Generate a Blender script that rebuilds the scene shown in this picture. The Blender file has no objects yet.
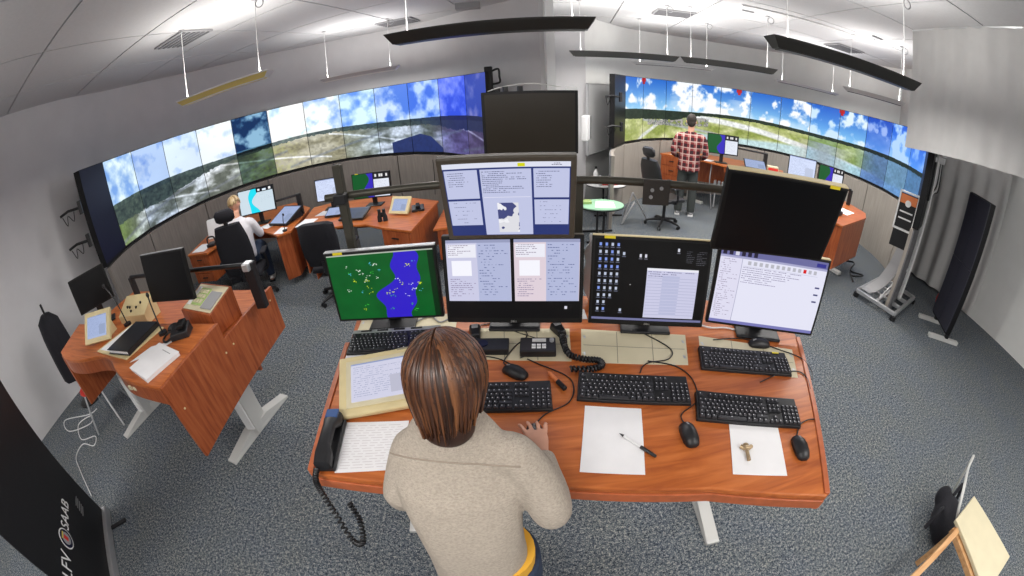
import bpy, bmesh, math, random
import numpy as np
from mathutils import Vector, Matrix
PI = math.pi
random.seed(4)
rng = np.random.RandomState(7)
SC = bpy.context.scene
COL = SC.collection
cos, sin, rad = math.cos, math.sin, math.radians

# ------------------------------------------------------------------ camera (a fisheye lens, pitched down)
CAM_H, PITCH, ROLL, F_PX = 2.2, 0.5085, -0.0482, 393.7
cam = bpy.data.cameras.new('camera')
cam.type = 'PANO'
cam.panorama_type = 'FISHEYE_LENS_POLYNOMIAL'
cam.sensor_width = 36.0
f_mm = F_PX * 36.0 / 1024
cam.fisheye_polynomial_k0 = 0.0
cam.fisheye_polynomial_k1 = -1.0 / f_mm
cam.fisheye_polynomial_k2 = 0.0
cam.fisheye_polynomial_k3 = 0.0
cam.fisheye_polynomial_k4 = 0.0
cam.fisheye_fov = rad(220)
cam.clip_start = 0.02
cam_o = bpy.data.objects.new('camera', cam)
COL.objects.link(cam_o)
_F = Vector((0, cos(PITCH), -sin(PITCH))); _U0 = Vector((0, sin(PITCH), cos(PITCH))); _X0 = Vector((1, 0, 0))
_X = _X0 * cos(ROLL) + _U0 * sin(ROLL); _U = _U0 * cos(ROLL) - _X0 * sin(ROLL)
m = Matrix.Identity(4)
for i in range(3):
    m[i][0] = _X[i]; m[i][1] = _U[i]; m[i][2] = -_F[i]; m[i][3] = (0, 0, CAM_H)[i]
cam_o.matrix_world = m
SC.camera = cam_o

# ------------------------------------------------------------------ world, exposure
w = bpy.data.worlds.new('world'); SC.world = w; w.use_nodes = True
w.node_tree.nodes['Background'].inputs[0].default_value = (0.8, 0.85, 0.9, 1)
w.node_tree.nodes['Background'].inputs[1].default_value = 0.05
SC.view_settings.view_transform = 'Standard'
SC.view_settings.look = 'None'
SC.view_settings.gamma = 1.0
SC.view_settings.exposure = 0.30
SC.cycles.max_bounces = 6
SC.cycles.diffuse_bounces = 4
SC.cycles.glossy_bounces = 3
SC.cycles.sample_clamp_indirect = 4.0
UP_W, DOWN_W = 14.0, 25.0

# ------------------------------------------------------------------ helpers
class B:
    """collects vertices and faces of one mesh"""
    def __init__(s): s.v = []; s.f = []; s.M = None
    def add(s, vs, fs):
        n = len(s.v)
        if s.M is not None: vs = [s.M @ Vector(p) for p in vs]
        s.v += [tuple(p) for p in vs]; s.f += [tuple(n + i for i in f) for f in fs]; return s
    def box(s, c, d, rz=0, M=None):
        hx, hy, hz = d[0] / 2, d[1] / 2, d[2] / 2
        vs = [Vector((x, y, z)) for z in (-hz, hz) for x, y in ((-hx, -hy), (hx, -hy), (hx, hy), (-hx, hy))]
        R = M if M is not None else Matrix.Rotation(rz, 3, 'Z')
        return s.add([R @ p + Vector(c) for p in vs], [(3, 2, 1, 0), (4, 5, 6, 7), (0, 1, 5, 4), (1, 2, 6, 5), (2, 3, 7, 6), (3, 0, 4, 7)])
    def prism(s, poly, z0, z1):
        n = len(poly)
        a = sum(poly[i][0] * poly[(i + 1) % n][1] - poly[(i + 1) % n][0] * poly[i][1] for i in range(n))
        if a < 0: poly = poly[::-1]
        return s.add([(p[0], p[1], z0) for p in poly] + [(p[0], p[1], z1) for p in poly],
                     [tuple(range(n))[::-1], tuple(range(n, 2 * n))] + [(i, (i + 1) % n, n + (i + 1) % n, n + i) for i in range(n)])
    def hexa(s, bot, top):
        return s.add(list(bot) + list(top), [(3, 2, 1, 0), (4, 5, 6, 7), (0, 1, 5, 4), (1, 2, 6, 5), (2, 3, 7, 6), (3, 0, 4, 7)])
    def rings(s, rs, cap=True, close=False):
        k = len(rs[0]); vs = [p for r in rs for p in r]; fs = []
        n = len(rs)
        for i in range(n if close else n - 1):
            j2 = (i + 1) % n
            for j in range(k): fs.append((i * k + j, i * k + (j + 1) % k, j2 * k + (j + 1) % k, j2 * k + j))
        if cap and not close: fs.append(tuple(range(k))[::-1]); fs.append(tuple((n - 1) * k + j for j in range(k)))
        return s.add(vs, fs)
    def tube(s, pts, r, n=8, cap=True, flat=1.0):
        pts = [Vector(p) for p in pts]; rs = []
        rr = r if hasattr(r, '__len__') else [r] * len(pts)
        up = Vector((0, 0, 1)); last = None
        for i, p in enumerate(pts):
            t = (pts[min(i + 1, len(pts) - 1)] - pts[max(i - 1, 0)])
            if t.length < 1e-9: t = Vector((0, 0, 1))
            t.normalize()
            if last is None:
                a = t.cross(up)
                if a.length < 1e-3: a = t.cross(Vector((1, 0, 0)))
            else: a = last - t * last.dot(t)
            a.normalize(); last = a; b = t.cross(a)
            rs.append([p + a * (rr[i] * cos(2 * PI * k / n)) + b * (rr[i] * flat * sin(2 * PI * k / n)) for k in range(n)])
        return s.rings(rs, cap)
    def cyl(s, c, r, h, n=20, r2=None):
        r2 = r if r2 is None else r2
        return s.rings([[(c[0] + q * cos(2 * PI * k / n), c[1] + q * sin(2 * PI * k / n), z) for k in range(n)] for q, z in ((r, c[2]), (r2, c[2] + h))])
    def ell(s, c, r, n=16, mrings=10, M=None):
        rs = []
        for i in range(mrings + 1):
            th = PI * (i + .02) / (mrings + .04)
            ring = [Vector((r[0] * sin(th) * cos(2 * PI * k / n), r[1] * sin(th) * sin(2 * PI * k / n), -r[2] * cos(th))) for k in range(n)]
            if M is not None: ring = [M @ q for q in ring]
            rs.append([q + Vector(c) for q in ring])
        return s.rings(rs)
    def mesh(s, name, mat, smooth=None):
        me = bpy.data.meshes.new(name); me.from_pydata(s.v, [], s.f); me.update()
        if mat: me.materials.append(mat)
        if smooth is not None:
            me.shade_smooth()
            if smooth > 0:
                try: me.set_sharp_from_angle(angle=rad(smooth))
                except Exception: pass
        return me
    def obj(s, name, mat, parent=None, bevel=0, smooth=None, seg=2):
        o = bpy.data.objects.new(name, s.mesh(name, mat, smooth)); COL.objects.link(o)
        if parent is not None: o.parent = parent
        if bevel:
            md = o.modifiers.new('bevel', 'BEVEL'); md.width = bevel; md.segments = seg; md.limit_method = 'ANGLE'; md.harden_normals = False
        return o

def thing(name, label, cat, loc=(0, 0, 0), rz=0, group=None):
    o = bpy.data.objects.new(name, None); COL.objects.link(o); o.empty_display_size = .05
    o.location = loc; o.rotation_euler = (0, 0, rz)
    return tag(o, label, cat, group)
def tag(o, label, cat, group=None):
    o['label'] = label; o['category'] = cat
    if group: o['group'] = group
    return o
def struct(o): o['kind'] = 'structure'; return o
def stuff(o): o['kind'] = 'stuff'; return o
def dup(root, loc, rz, label, group=None):
    def cp(o, parent):
        c = o.copy(); COL.objects.link(c); c.parent = parent
        for ch in o.children: cp(ch, c)
        return c
    r = cp(root, None); r.location = loc; r.rotation_euler = (0, 0, rz); r['label'] = label
    if group: r['group'] = group
    return r
def remesh(b, name, mat, parent, voxel=.01, smooth=3):
    """fuses the overlapping volumes in b into one continuous surface"""
    me = b.mesh('tmp', None); o = bpy.data.objects.new('tmp', me); COL.objects.link(o)
    r = o.modifiers.new('r', 'REMESH'); r.mode = 'VOXEL'; r.voxel_size = voxel
    sm = o.modifiers.new('s', 'SMOOTH'); sm.factor = .5; sm.iterations = smooth
    dg = bpy.context.evaluated_depsgraph_get(); dg.update()
    nm = bpy.data.meshes.new_from_object(o.evaluated_get(dg)); bpy.data.objects.remove(o)
    nm.materials.clear(); nm.materials.append(mat); nm.shade_smooth(); nm.name = name
    q = bpy.data.objects.new(name, nm); COL.objects.link(q); q.parent = parent
    return q
def spline(pts, n=8):
    """Catmull-Rom through pts"""
    P = [Vector(p) for p in pts]; out = []
    for i in range(len(P) - 1):
        p0, p1, p2, p3 = P[max(i - 1, 0)], P[i], P[i + 1], P[min(i + 2, len(P) - 1)]
        for k in range(n):
            t = k / n
            out.append(.5 * ((2 * p1) + (p2 - p0) * t + (2 * p0 - 5 * p1 + 4 * p2 - p3) * t * t + (3 * p1 - p0 - 3 * p2 + p3) * t ** 3))
    out.append(P[-1]); return out

# ------------------------------------------------------------------ materials
def mat(name, col, rough=.6, metal=0, noise=0, nscale=20, col2=None, bump=0, bscale=None, spec=.5, stretch=None, sheen=0, coat=0):
    m = bpy.data.materials.new(name); m.use_nodes = True; nt = m.node_tree; p = nt.nodes['Principled BSDF']
    p.inputs['Base Color'].default_value = (*col, 1); p.inputs['Roughness'].default_value = rough; p.inputs['Metallic'].default_value = metal
    p.inputs['Specular IOR Level'].default_value = spec
    if coat: p.inputs['Coat Weight'].default_value = coat
    tc = nt.nodes.new('ShaderNodeTexCoord'); mp = nt.nodes.new('ShaderNodeMapping')
    nt.links.new(tc.outputs['Object'], mp.inputs[0])
    if stretch: mp.inputs['Scale'].default_value = stretch
    nz = nt.nodes.new('ShaderNodeTexNoise'); nz.inputs['Scale'].default_value = nscale; nz.inputs['Detail'].default_value = 5
    nt.links.new(mp.outputs[0], nz.inputs['Vector'])
    if noise:
        c2 = col2 or tuple(min(1, c * (1 - noise)) for c in col)
        cr = nt.nodes.new('ShaderNodeValToRGB'); cr.color_ramp.elements[0].position = .35; cr.color_ramp.elements[1].position = .65
        cr.color_ramp.elements[0].color = (*col, 1); cr.color_ramp.elements[1].color = (*c2, 1)
        nt.links.new(nz.outputs['Fac'], cr.inputs[0]); nt.links.new(cr.outputs[0], p.inputs['Base Color'])
    if bump:
        bp = nt.nodes.new('ShaderNodeBump'); bp.inputs['Strength'].default_value = bump; bp.inputs['Distance'].default_value = .01
        n2 = nz
        if bscale: n2 = nt.nodes.new('ShaderNodeTexNoise'); n2.inputs['Scale'].default_value = bscale; nt.links.new(mp.outputs[0], n2.inputs['Vector'])
        nt.links.new(n2.outputs['Fac'], bp.inputs['Height']); nt.links.new(bp.outputs[0], p.inputs['Normal'])
    return m
def carpet_mat():
    m = bpy.data.materials.new('carpet'); m.use_nodes = True; nt = m.node_tree; p = nt.nodes['Principled BSDF']
    p.inputs['Roughness'].default_value = .95; p.inputs['Specular IOR Level'].default_value = .15
    tc = nt.nodes.new('ShaderNodeTexCoord')
    def nz(s, d=2):
        n = nt.nodes.new('ShaderNodeTexNoise'); n.inputs['Scale'].default_value = s; n.inputs['Detail'].default_value = d
        nt.links.new(tc.outputs['Object'], n.inputs['Vector']); return n
    a0 = nz(130, 3); a1 = nz(52, 3); a = nt.nodes.new('ShaderNodeMix'); a.inputs[0].default_value = .40; nt.links.new(a0.outputs['Fac'], a.inputs[2]); nt.links.new(a1.outputs['Fac'], a.inputs[3]); cr = nt.nodes.new('ShaderNodeValToRGB'); e = cr.color_ramp.elements
    e[0].position = .39; e[0].color = (.02, .026, .036, 1); e[1].position = .62; e[1].color = (.40, .40, .37, 1)
    k = cr.color_ramp.elements.new(.47); k.color = (.085, .105, .13, 1); k = cr.color_ramp.elements.new(.54); k.color = (.175, .19, .195, 1)
    b = nz(3.0, 2); mx = nt.nodes.new('ShaderNodeMixRGB'); mx.blend_type = 'MULTIPLY'; mx.inputs[0].default_value = .35
    c2 = nt.nodes.new('ShaderNodeValToRGB'); c2.color_ramp.elements[0].position = .35; c2.color_ramp.elements[0].color = (.8, .85, 1, 1); c2.color_ramp.elements[1].position = .65; c2.color_ramp.elements[1].color = (1, .97, .9, 1)
    nt.links.new(a.outputs[0], cr.inputs[0]); nt.links.new(b.outputs['Fac'], c2.inputs[0])
    nt.links.new(cr.outputs[0], mx.inputs[1]); nt.links.new(c2.outputs[0], mx.inputs[2]); nt.links.new(mx.outputs[0], p.inputs['Base Color'])
    bp = nt.nodes.new('ShaderNodeBump'); bp.inputs['Strength'].default_value = .5; bp.inputs['Distance'].default_value = .006
    nt.links.new(a0.outputs['Fac'], bp.inputs['Height']); nt.links.new(bp.outputs[0], p.inputs['Normal'])
    return m
def wood_mat(name, c1, c2, c3, axis='x', rough=.33, sc=5):
    m = bpy.data.materials.new(name); m.use_nodes = True; nt = m.node_tree; p = nt.nodes['Principled BSDF']
    p.inputs['Roughness'].default_value = rough; p.inputs['Coat Weight'].default_value = .05; p.inputs['Coat Roughness'].default_value = .25; p.inputs['Specular IOR Level'].default_value = .35
    tc = nt.nodes.new('ShaderNodeTexCoord'); mp = nt.nodes.new('ShaderNodeMapping'); nt.links.new(tc.outputs['Object'], mp.inputs[0])
    mp.inputs['Scale'].default_value = {'x': (.7, 7, 7), 'y': (7, .7, 7), 'z': (7, 7, .7)}[axis]
    nz = nt.nodes.new('ShaderNodeTexNoise'); nz.inputs['Scale'].default_value = sc; nz.inputs['Detail'].default_value = 7; nz.inputs['Distortion'].default_value = .7
    nt.links.new(mp.outputs[0], nz.inputs['Vector'])
    cr = nt.nodes.new('ShaderNodeValToRGB'); e = cr.color_ramp.elements
    e[0].position = .3; e[0].color = (*c1, 1); e[1].position = .72; e[1].color = (*c3, 1); k = e.new(.5); k.color = (*c2, 1)
    nt.links.new(nz.outputs['Fac'], cr.inputs[0]); nt.links.new(cr.outputs[0], p.inputs['Base Color'])
    return m
def emit_mat(name, col, s):
    m = bpy.data.materials.new(name); m.use_nodes = True; p = m.node_tree.nodes['Principled BSDF']
    p.inputs['Base Color'].default_value = (0, 0, 0, 1); p.inputs['Emission Color'].default_value = (*col, 1); p.inputs['Emission Strength'].default_value = s
    return m
def hair_mat(name, c1, c2, c3):
    m = bpy.data.materials.new(name); m.use_nodes = True; nt = m.node_tree; p = nt.nodes['Principled BSDF']
    p.inputs['Roughness'].default_value = .38; p.inputs['Specular IOR Level'].default_value = .6
    g = nt.nodes.new('ShaderNodeNewGeometry'); cr = nt.nodes.new('ShaderNodeValToRGB'); e = cr.color_ramp.elements
    e[0].color = (*c1, 1); e[1].color = (*c3, 1); k = e.new(.55); k.color = (*c2, 1)
    nt.links.new(g.outputs['Random Per Island'], cr.inputs[0]); nt.links.new(cr.outputs[0], p.inputs['Base Color'])
    return m
M = {}
M['carpet'] = carpet_mat()
M['wall'] = mat('wall_paint', (.66, .65, .66), .9, noise=.05, nscale=3)
M['wall_light'] = mat('light_wall_paint', (.82, .82, .80), .9, noise=.04, nscale=3)
M['ceil'] = mat('ceiling_tile', (.60, .60, .61), .95, noise=.04, nscale=40, bump=.1, bscale=200)
M['ceil_dark'] = mat('ceiling_grid', (.16, .16, .17), .7)
M['pillar'] = mat('pillar_paint', (.86, .86, .86), .6)
M['clad'] = mat('grey_laminate', (.225, .20, .18), .55, noise=.2, nscale=6, stretch=(6, 6, .5))
M['clad_r'] = mat('pale_laminate', (.36, .325, .285), .55, noise=.14, nscale=6, stretch=(6, 6, .5))
W1, W2, W3 = (.34, .080, .018), (.48, .130, .030), (.60, .185, .050)
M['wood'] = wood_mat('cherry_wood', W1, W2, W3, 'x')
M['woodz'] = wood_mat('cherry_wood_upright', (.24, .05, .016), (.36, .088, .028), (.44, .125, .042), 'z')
M['edge'] = mat('cherry_edge', (.50, .13, .045), .35, noise=.2, nscale=30)
M['pine'] = wood_mat('light_wood', (.50, .25, .10), (.62, .35, .16), (.70, .43, .22), 'x', .5)
M['black'] = mat('black_plastic', (.012, .012, .014), .42, noise=.2, nscale=60)
M['key'] = mat('key_plastic', (.025, .025, .03), .5)
M['keymark'] = mat('key_print', (.55, .55, .58), .6)
M['satin'] = mat('satin_black', (.005, .005, .006), .5, spec=.3)
M['darkscreen'] = mat('switched_off_screen', (.003, .003, .004), .32, spec=.2)
M['bluescreen'] = mat('dark_blue_screen', (.006, .008, .035), .45, spec=.3)
M['bezel'] = mat('monitor_bezel', (.007, .007, .007), .45, spec=.3)
M['olive'] = mat('bronze_bezel', (.075, .062, .045), .4)
M['rail'] = mat('olive_rail', (.07, .065, .05), .38, metal=.4)
M['grey'] = mat('mid_grey', (.33, .33, .34), .5)
M['lgrey'] = mat('pale_grey_metal', (.60, .60, .58), .4, metal=.1)
M['alu'] = mat('aluminium', (.62, .63, .64), .35, metal=.7)
M['white'] = mat('white_plastic', (.80, .80, .80), .5)
M['paper'] = mat('paper', (.84, .83, .84), .85, noise=.03, nscale=15)
M['beige'] = mat('beige_plastic', (.72, .60, .33), .5, noise=.06, nscale=10)
M['cream'] = mat('cream_panel', (.68, .61, .42), .55, noise=.05, nscale=10)
M['line'] = mat('panel_line', (.30, .27, .20), .7)
M['yellow'] = mat('yellow_sticker', (.85, .70, .02), .6)
M['red'] = mat('red_plastic', (.62, .04, .03), .5)
M['fabricblack'] = mat('black_fabric', (.010, .010, .016), .85, noise=.4, nscale=90)
M['leather'] = mat('black_leather', (.02, .02, .023), .38, bump=.2, bscale=60)
M['skin'] = mat('skin', (.66, .34, .23), .55, noise=.08, nscale=25)
M['knit'] = mat('beige_knit', (.60, .525, .44), .95, noise=.33, nscale=120, col2=(.47, .40, .33), bump=.8, bscale=260, stretch=(1, 1, 2.2))
M['brass'] = mat('brass', (.45, .33, .20), .3, metal=.9)
M['curtain'] = mat('grey_curtain', (.62, .61, .60), .9, noise=.05, nscale=5)
M['denim'] = mat('denim', (.03, .05, .10), .85, noise=.3, nscale=60)
M['orange'] = mat('orange_plastic', (.75, .22, .07), .5)
M['tuneup'] = emit_mat('tube_glow', (1, .98, .94), 5)
M['pale_body'] = mat('pale_lamp_body', (.62, .62, .62), .5)
M['grey_body'] = mat('grey_lamp_body', (.16, .16, .15), .45, metal=.3)
M['louver'] = mat('lamp_louver', (.055, .053, .048), .4, metal=.4)
M['lampbody'] = mat('lamp_body', (.34, .34, .33), .45, metal=.3)
M['gold'] = mat('lamp_gold', (.80, .66, .22), .5)
M['green'] = mat('green_table', (.35, .62, .42), .5)
M['lgreen'] = mat('lime_plastic', (.40, .55, .20), .5)

# ------------------------------------------------------------------ pictures shown on the screens (computed here)
def vnoise(h, w, fy, fx, octs=5, seed=0, pers=.5):
    r = np.random.RandomState(seed); out = np.zeros((h, w)); amp = 1; tot = 0
    for o in range(octs):
        gy, gx = int(fy * 2 ** o) + 2, int(fx * 2 ** o) + 2
        g = r.rand(gy + 1, gx + 1)
        y = np.linspace(0, gy - 1.001, h); x = np.linspace(0, gx - 1.001, w)
        yi, xi = y.astype(int), x.astype(int); ty, tx = y - yi, x - xi
        ty = ty * ty * (3 - 2 * ty); tx = tx * tx * (3 - 2 * tx)
        a = g[yi][:, xi]; b = g[yi][:, xi + 1]; c = g[yi + 1][:, xi]; d = g[yi + 1][:, xi + 1]
        out += amp * ((a * (1 - tx) + b * tx) * (1 - ty)[:, None] + (c * (1 - tx) + d * tx) * ty[:, None]); tot += amp; amp *= pers
    return out / tot
def lerp(a, b, t): return a + (b - a) * t[..., None]
def C3(*c): return np.array(c, float)
def picture(name, arr, strength=1.0):
    """arr: rows from the top, sRGB values 0..1 -> a self-lit screen material"""
    h, w_ = arr.shape[:2]; im = bpy.data.images.new(name, w_, h)
    px = np.ones((h, w_, 4), np.float32); px[..., :3] = np.clip(arr[::-1], 0, 1); im.pixels.foreach_set(px.ravel()); im.update(); im.pack()
    m = bpy.data.materials.new(name); m.use_nodes = True; nt = m.node_tree; p = nt.nodes['Principled BSDF']
    t = nt.nodes.new('ShaderNodeTexImage'); t.image = im; t.extension = 'EXTEND'
    p.inputs['Base Color'].default_value = (.004, .004, .004, 1); p.inputs['Roughness'].default_value = .4; p.inputs['Specular IOR Level'].default_value = .2
    nt.links.new(t.outputs[0], p.inputs['Emission Color']); p.inputs['Emission Strength'].default_value = strength
    return m
def pano(n, seed, kind):
    W, H = 128 * n, 224
    yy = np.linspace(0, 1, H)[:, None] * np.ones((1, W)); xx = np.linspace(0, n, W)[None] * np.ones((H, 1))
    hor = .51 + .012 * np.sin(xx * 1.3 + seed)
    n1 = vnoise(H, W, 5, 3 * n, 5, seed); n2 = vnoise(H, W, 3, n, 4, seed + 1); n3 = vnoise(H, W, 30, 14 * n, 3, seed + 2); n4 = vnoise(H, W, 8, 2 * n, 5, seed + 3)
    if kind == 'cool':
        pale = np.clip(1.1 - np.abs(xx - 3.6) / 5.2, 0, 1)
        sky = lerp(C3(.34, .52, .86), C3(.95, .97, .99), np.clip((n1 - .42 + .30 * pale) * 3.6 + (yy - .25) * .5, 0, 1)); sky = lerp(sky, C3(.80, .85, .92) * (.9 + .2 * n2)[..., None], .55 * pale)
        forest = hor + .05 + .02 * np.sin(xx * .8) + .16 * np.clip((3.4 - xx) * .6, 0, 1) + .05 * n3 + .10 * np.clip(xx - 9.6, 0, 1)
        img = sky.copy()
        ground = lerp(C3(.36, .38, .35), C3(.82, .84, .86), np.clip((n4 - .38) * 3.2, 0, 1))
        ground = lerp(ground, C3(.42, .50, .27), np.clip((.75 - xx) * 1.2, 0, .8) + np.clip(1 - abs(xx - 4.9) * .9, 0, 1) * np.clip((n3 - .3) * 2, 0, .9))
        ground = lerp(ground, C3(.62, .57, .42), np.clip(1 - abs(xx - 6) * .5, 0, .55))
        ground = lerp(ground, C3(.34, .27, .42), np.clip((xx - 9.6) * .8, 0, .75))
        strip = np.abs((yy - hor - .07) - (xx % 3.3) * .11)
        ground = lerp(ground, C3(.92, .93, .95), np.clip(1 - strip / .022, 0, 1) * np.clip(n4 + .35, 0, 1))
        s2 = np.abs((yy - .93) + (xx % 2.7 - .3) * .10); ground = lerp(ground, C3(.45, .47, .50), np.clip(1 - s2 / .03, 0, 1) * .8)
        ground *= (.8 + .45 * n3)[..., None]
        tr = lerp(C3(.13, .17, .19), C3(.34, .40, .36), n3)
        tr = lerp(tr, C3(.17, .2, .38), np.clip((xx - 9) * .5, 0, .8))
        img = np.where((yy > hor)[..., None], tr, img); img = np.where((yy > forest)[..., None], ground, img)
        # terminal building
        bld = (np.abs(xx - 9.05) < .6 - (yy - .78) * -2.2) & (yy > .74 + np.abs(xx - 9.3) * .12) & (xx > 8.4) & (xx < 10.0)
        img = np.where(bld[..., None], C3(.17, .22, .40) * (.9 + .2 * n3[..., None]), img)
        tint = [(.95, 1.0, .98, .05), (.80, .88, 1.0, 0), (.94, .98, 1.02, .05), (1.02, 1.02, 1.02, .08), (.55, .72, .95, -.10), (1.05, 1.05, 1.05, .18), (.98, 1, 1.02, .10), (.9, 1, 1.08, .03), (.88, .95, 1.06, 0), (.80, .9, 1.08, -.02), (.55, .62, 1.05, -.02), (.50, .50, .78, -.02)]
        for k, (r, g, b, o) in enumerate(tint[:n]):
            s = slice(128 * k, 128 * (k + 1)); top = (yy[:, s] < .56)[..., None]
            img[:, s] = np.where(top, img[:, s] * C3(r, g, b) + o, img[:, s] * (C3(r, g, b) * .5 + .5) + o * .3)
        k = 4; s = slice(512, 640); img[:, s] = np.where((yy[:, s] < .5)[..., None], lerp(C3(.04, .18, .36), C3(.55, .72, .84), np.clip((n1[:, s] - .42) * 5, 0, 1)), img[:, s] * C3(.8, .85, .7))
        k = 9; 
    else:
        cov = np.clip((n1 - .50) * 7, 0, 1) * np.clip(1.3 - (yy / hor) * .3, 0, 1)
        base = lerp(C3(.16, .42, .80), C3(.60, .82, .96), np.clip(yy / hor, 0, 1) ** 1.2)
        sky = lerp(base, C3(.97, .98, 1.0), np.clip(cov + .55 * np.clip((n2 - .5) * 4, 0, 1) * (yy / hor > .4), 0, 1))
        img = sky.copy()
        g = lerp(C3(.55, .60, .30), C3(.82, .83, .62), np.clip((n4 - .3) * 2.5, 0, 1))
        d = yy - hor - .06
        r1 = np.abs(d - .10 - ((xx - 4.5) * .055)); g = lerp(g, C3(.90, .91, .90), np.clip(2.2 - r1 / .03, 0, 1) * (xx > 3.0))
        r2 = np.clip((yy - (.84 - .04 * np.sin(xx * 1.1))) / .05, 0, 1); g = lerp(g, C3(.74, .84, .85), r2 * (xx > 3.2))
        r3 = np.abs((yy - .98) + (xx - .9) * .30); g = lerp(g, C3(.85, .86, .83), np.clip(1.6 - r3 / .03, 0, 1) * (xx < 2.9))
        r4 = np.abs((yy - .72) - (xx - 1.6) * .07); g = lerp(g, C3(.68, .70, .68), np.clip(1.4 - r4 / .025, 0, 1) * (xx > 1) * (xx < 4.4))
        town = (yy > hor + .10) & (yy < hor + .26) & (xx > 1.2) & (xx < 3.6); g = np.where((town & (n3 > .44))[..., None], C3(.42, .44, .44), g); g = np.where((town & (n3 > .55))[..., None], C3(.64, .62, .60), g)
        g = lerp(g, C3(.74, .72, .70), np.clip(1 - np.abs(xx - 7.6) * .9, 0, .9) * (yy > .66))
        g = lerp(g, C3(.50, .62, .70), np.clip((xx - 8.6) * .8, 0, .75)); g *= (.86 + .3 * n3)[..., None]
        tr = lerp(C3(.10, .14, .10), C3(.20, .26, .20), n3)
        wide = .045 + .10 * np.clip((3.3 - xx), 0, 1) + .03 * n3
        img = np.where((yy > hor)[..., None], tr, img); img = np.where((yy > hor + wide)[..., None], g, img)
        for k, c in {9: (.62, .72, .95), 10: (.72, .85, 1.05), 11: (.55, .72, 1.0), 7: (.82, .92, 1.0), 8: (.9, .96, 1.0)}.items():
            s = slice(128 * k, 128 * (k + 1)); img[:, s] = img[:, s] * C3(*c)
        for x0 in (1.0, 4.6, 8.05):   # red pennant marks at the top of the picture
            mk = (np.abs(xx - x0) < .09) & (yy < .055 + .04 * (np.abs(xx - x0) < .05)); img = np.where(mk[..., None], C3(.72, .12, .14), img)
    return np.clip(img, 0, 1)
PANO_L = picture('cloudy_airfield_view', pano(12, 3, 'cool'), .86)
PANO_R = picture('sunny_airfield_view', pano(12, 11, 'sun'), .86)

def blank(w, h, c): a = np.zeros((h, w, 3)); a[:] = c; return a
def rect(a, x0, y0, x1, y1, c): a[int(y0):int(y1), int(x0):int(x1)] = c
def textlines(a, x0, y0, x1, y1, step, c, dens=.7, seed=0, hh=2):
    r = np.random.RandomState(seed); y = y0
    while y + hh < y1:
        x = x0; end = x0 + (x1 - x0) * (.35 + .65 * r.rand())
        while x < end:
            L = 2 + r.randint(7)
            if r.rand() < dens: a[int(y):int(y) + hh, int(x):int(min(x + L, x1))] = c
            x += L + 2
        y += step
def radar():
    w, h = 448, 280; a = blank(w, h, (.03, .36, .14)); yy, xx = np.mgrid[0:h, 0:w]
    a *= (.92 + .16 * vnoise(h, w, 6, 8, 4, 5))[..., None]
    ctr = 285 + (h - yy) * .13 + 22 * np.sin(yy / 45.) + 12 * np.sin(yy / 17. + 1); wid = 58 - 16 * np.cos(yy / 60.) + 10 * np.sin(yy / 23.)
    a[np.abs(xx - ctr) < wid] = (.20, .13, .80); a[:, 425:] *= .5
    r = np.random.RandomState(2)
    for k in range(38):
        x, y = int(60 + r.rand() * 330), int(40 + r.rand() * 215); c = [(.85, .9, .15), (.25, .8, .25), (.9, .95, .9), (.3, .7, .8)][r.randint(4)]
        for q in range(3 + r.randint(4)): 
            xx0, yy0 = x + r.randint(-9, 10), y + r.randint(-5, 6); rect(a, xx0, yy0, xx0 + 2 + r.randint(5), yy0 + 3, c)
    rect(a, 0, 0, w, 5, (.72, .75, .70)); return a
def twowin():
    w, h = 480, 264; a = blank(w, h, (.02, .02, .03))
    for i, x in enumerate((4, 246)):
        rect(a, x, 3, x + 230, 205, (.80, .80, .90) if i == 0 else (.88, .82, .86)); rect(a, x, 3, x + 230, 13, (.60, .62, .75))
        rect(a, x + 6, 18, x + 108, 60, (.93, .93, .97)); textlines(a, x + 8, 20, x + 104, 58, 6, (.55, .50, .60), .9, i)
        rect(a, x + 112, 13, x + 228, 205, (.70, .73, .86)); textlines(a, x + 118, 20, x + 222, 190, 9, (.32, .36, .55), .5, i + 5)
        rect(a, x + 18, 70, x + 90, 120, (.97, .97, 1)); textlines(a, x + 10, 130, x + 104, 195, 7, (.5, .45, .6), .8, i + 9)
    rect(a, 424, 222, 434, 232, (.85, .85, .9)); return a
def desktop():
    w, h = 480, 270; a = blank(w, h, (.006, .006, .012)); r = np.random.RandomState(4)
    for c in range(5):
        n = [10, 10, 8, 7, 2][c]
        for k in range(n):
            x, y = 14 + c * 24, 12 + k * 24
            if c == 4: y = 40 + k * 190
            rect(a, x + 3, y, x + 13, y + 10, (.75, .78, .86) if r.rand() < .7 else (.5, .6, .9)); rect(a, x, y + 13, x + 16, y + 16, (.4, .42, .5))
    for x, y in ((182, 44), (204, 44), (340, 20)): rect(a, x, y, x + 9, y + 11, (.85, .85, .9)); rect(a, x - 3, y + 14, x + 12, y + 17, (.45, .45, .5))
    textlines(a, 380, 28, 415, 70, 6, (.55, .55, .6), .9, 3, 1); textlines(a, 425, 28, 468, 76, 6, (.6, .6, .65), .9, 4, 1)
    rect(a, 218, 88, 440, 258, (.80, .80, .90)); rect(a, 218, 88, 440, 96, (.92, .92, .96)); textlines(a, 224, 99, 436, 116, 7, (.35, .35, .5), .8, 6)
    for k in range(13): rect(a, 222, 120 + k * 10.5, 436, 121 + k * 10.5, (.62, .63, .76)); rect(a, 285, 118 + k * 10.5 - 6, 360, 121 + k * 10.5, (.73, .74, .86))
    rect(a, 0, 262, 480, 270, (.45, .46, .62)); rect(a, 150, 145, 154, 148, (.9, .9, .9)); return a
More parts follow.
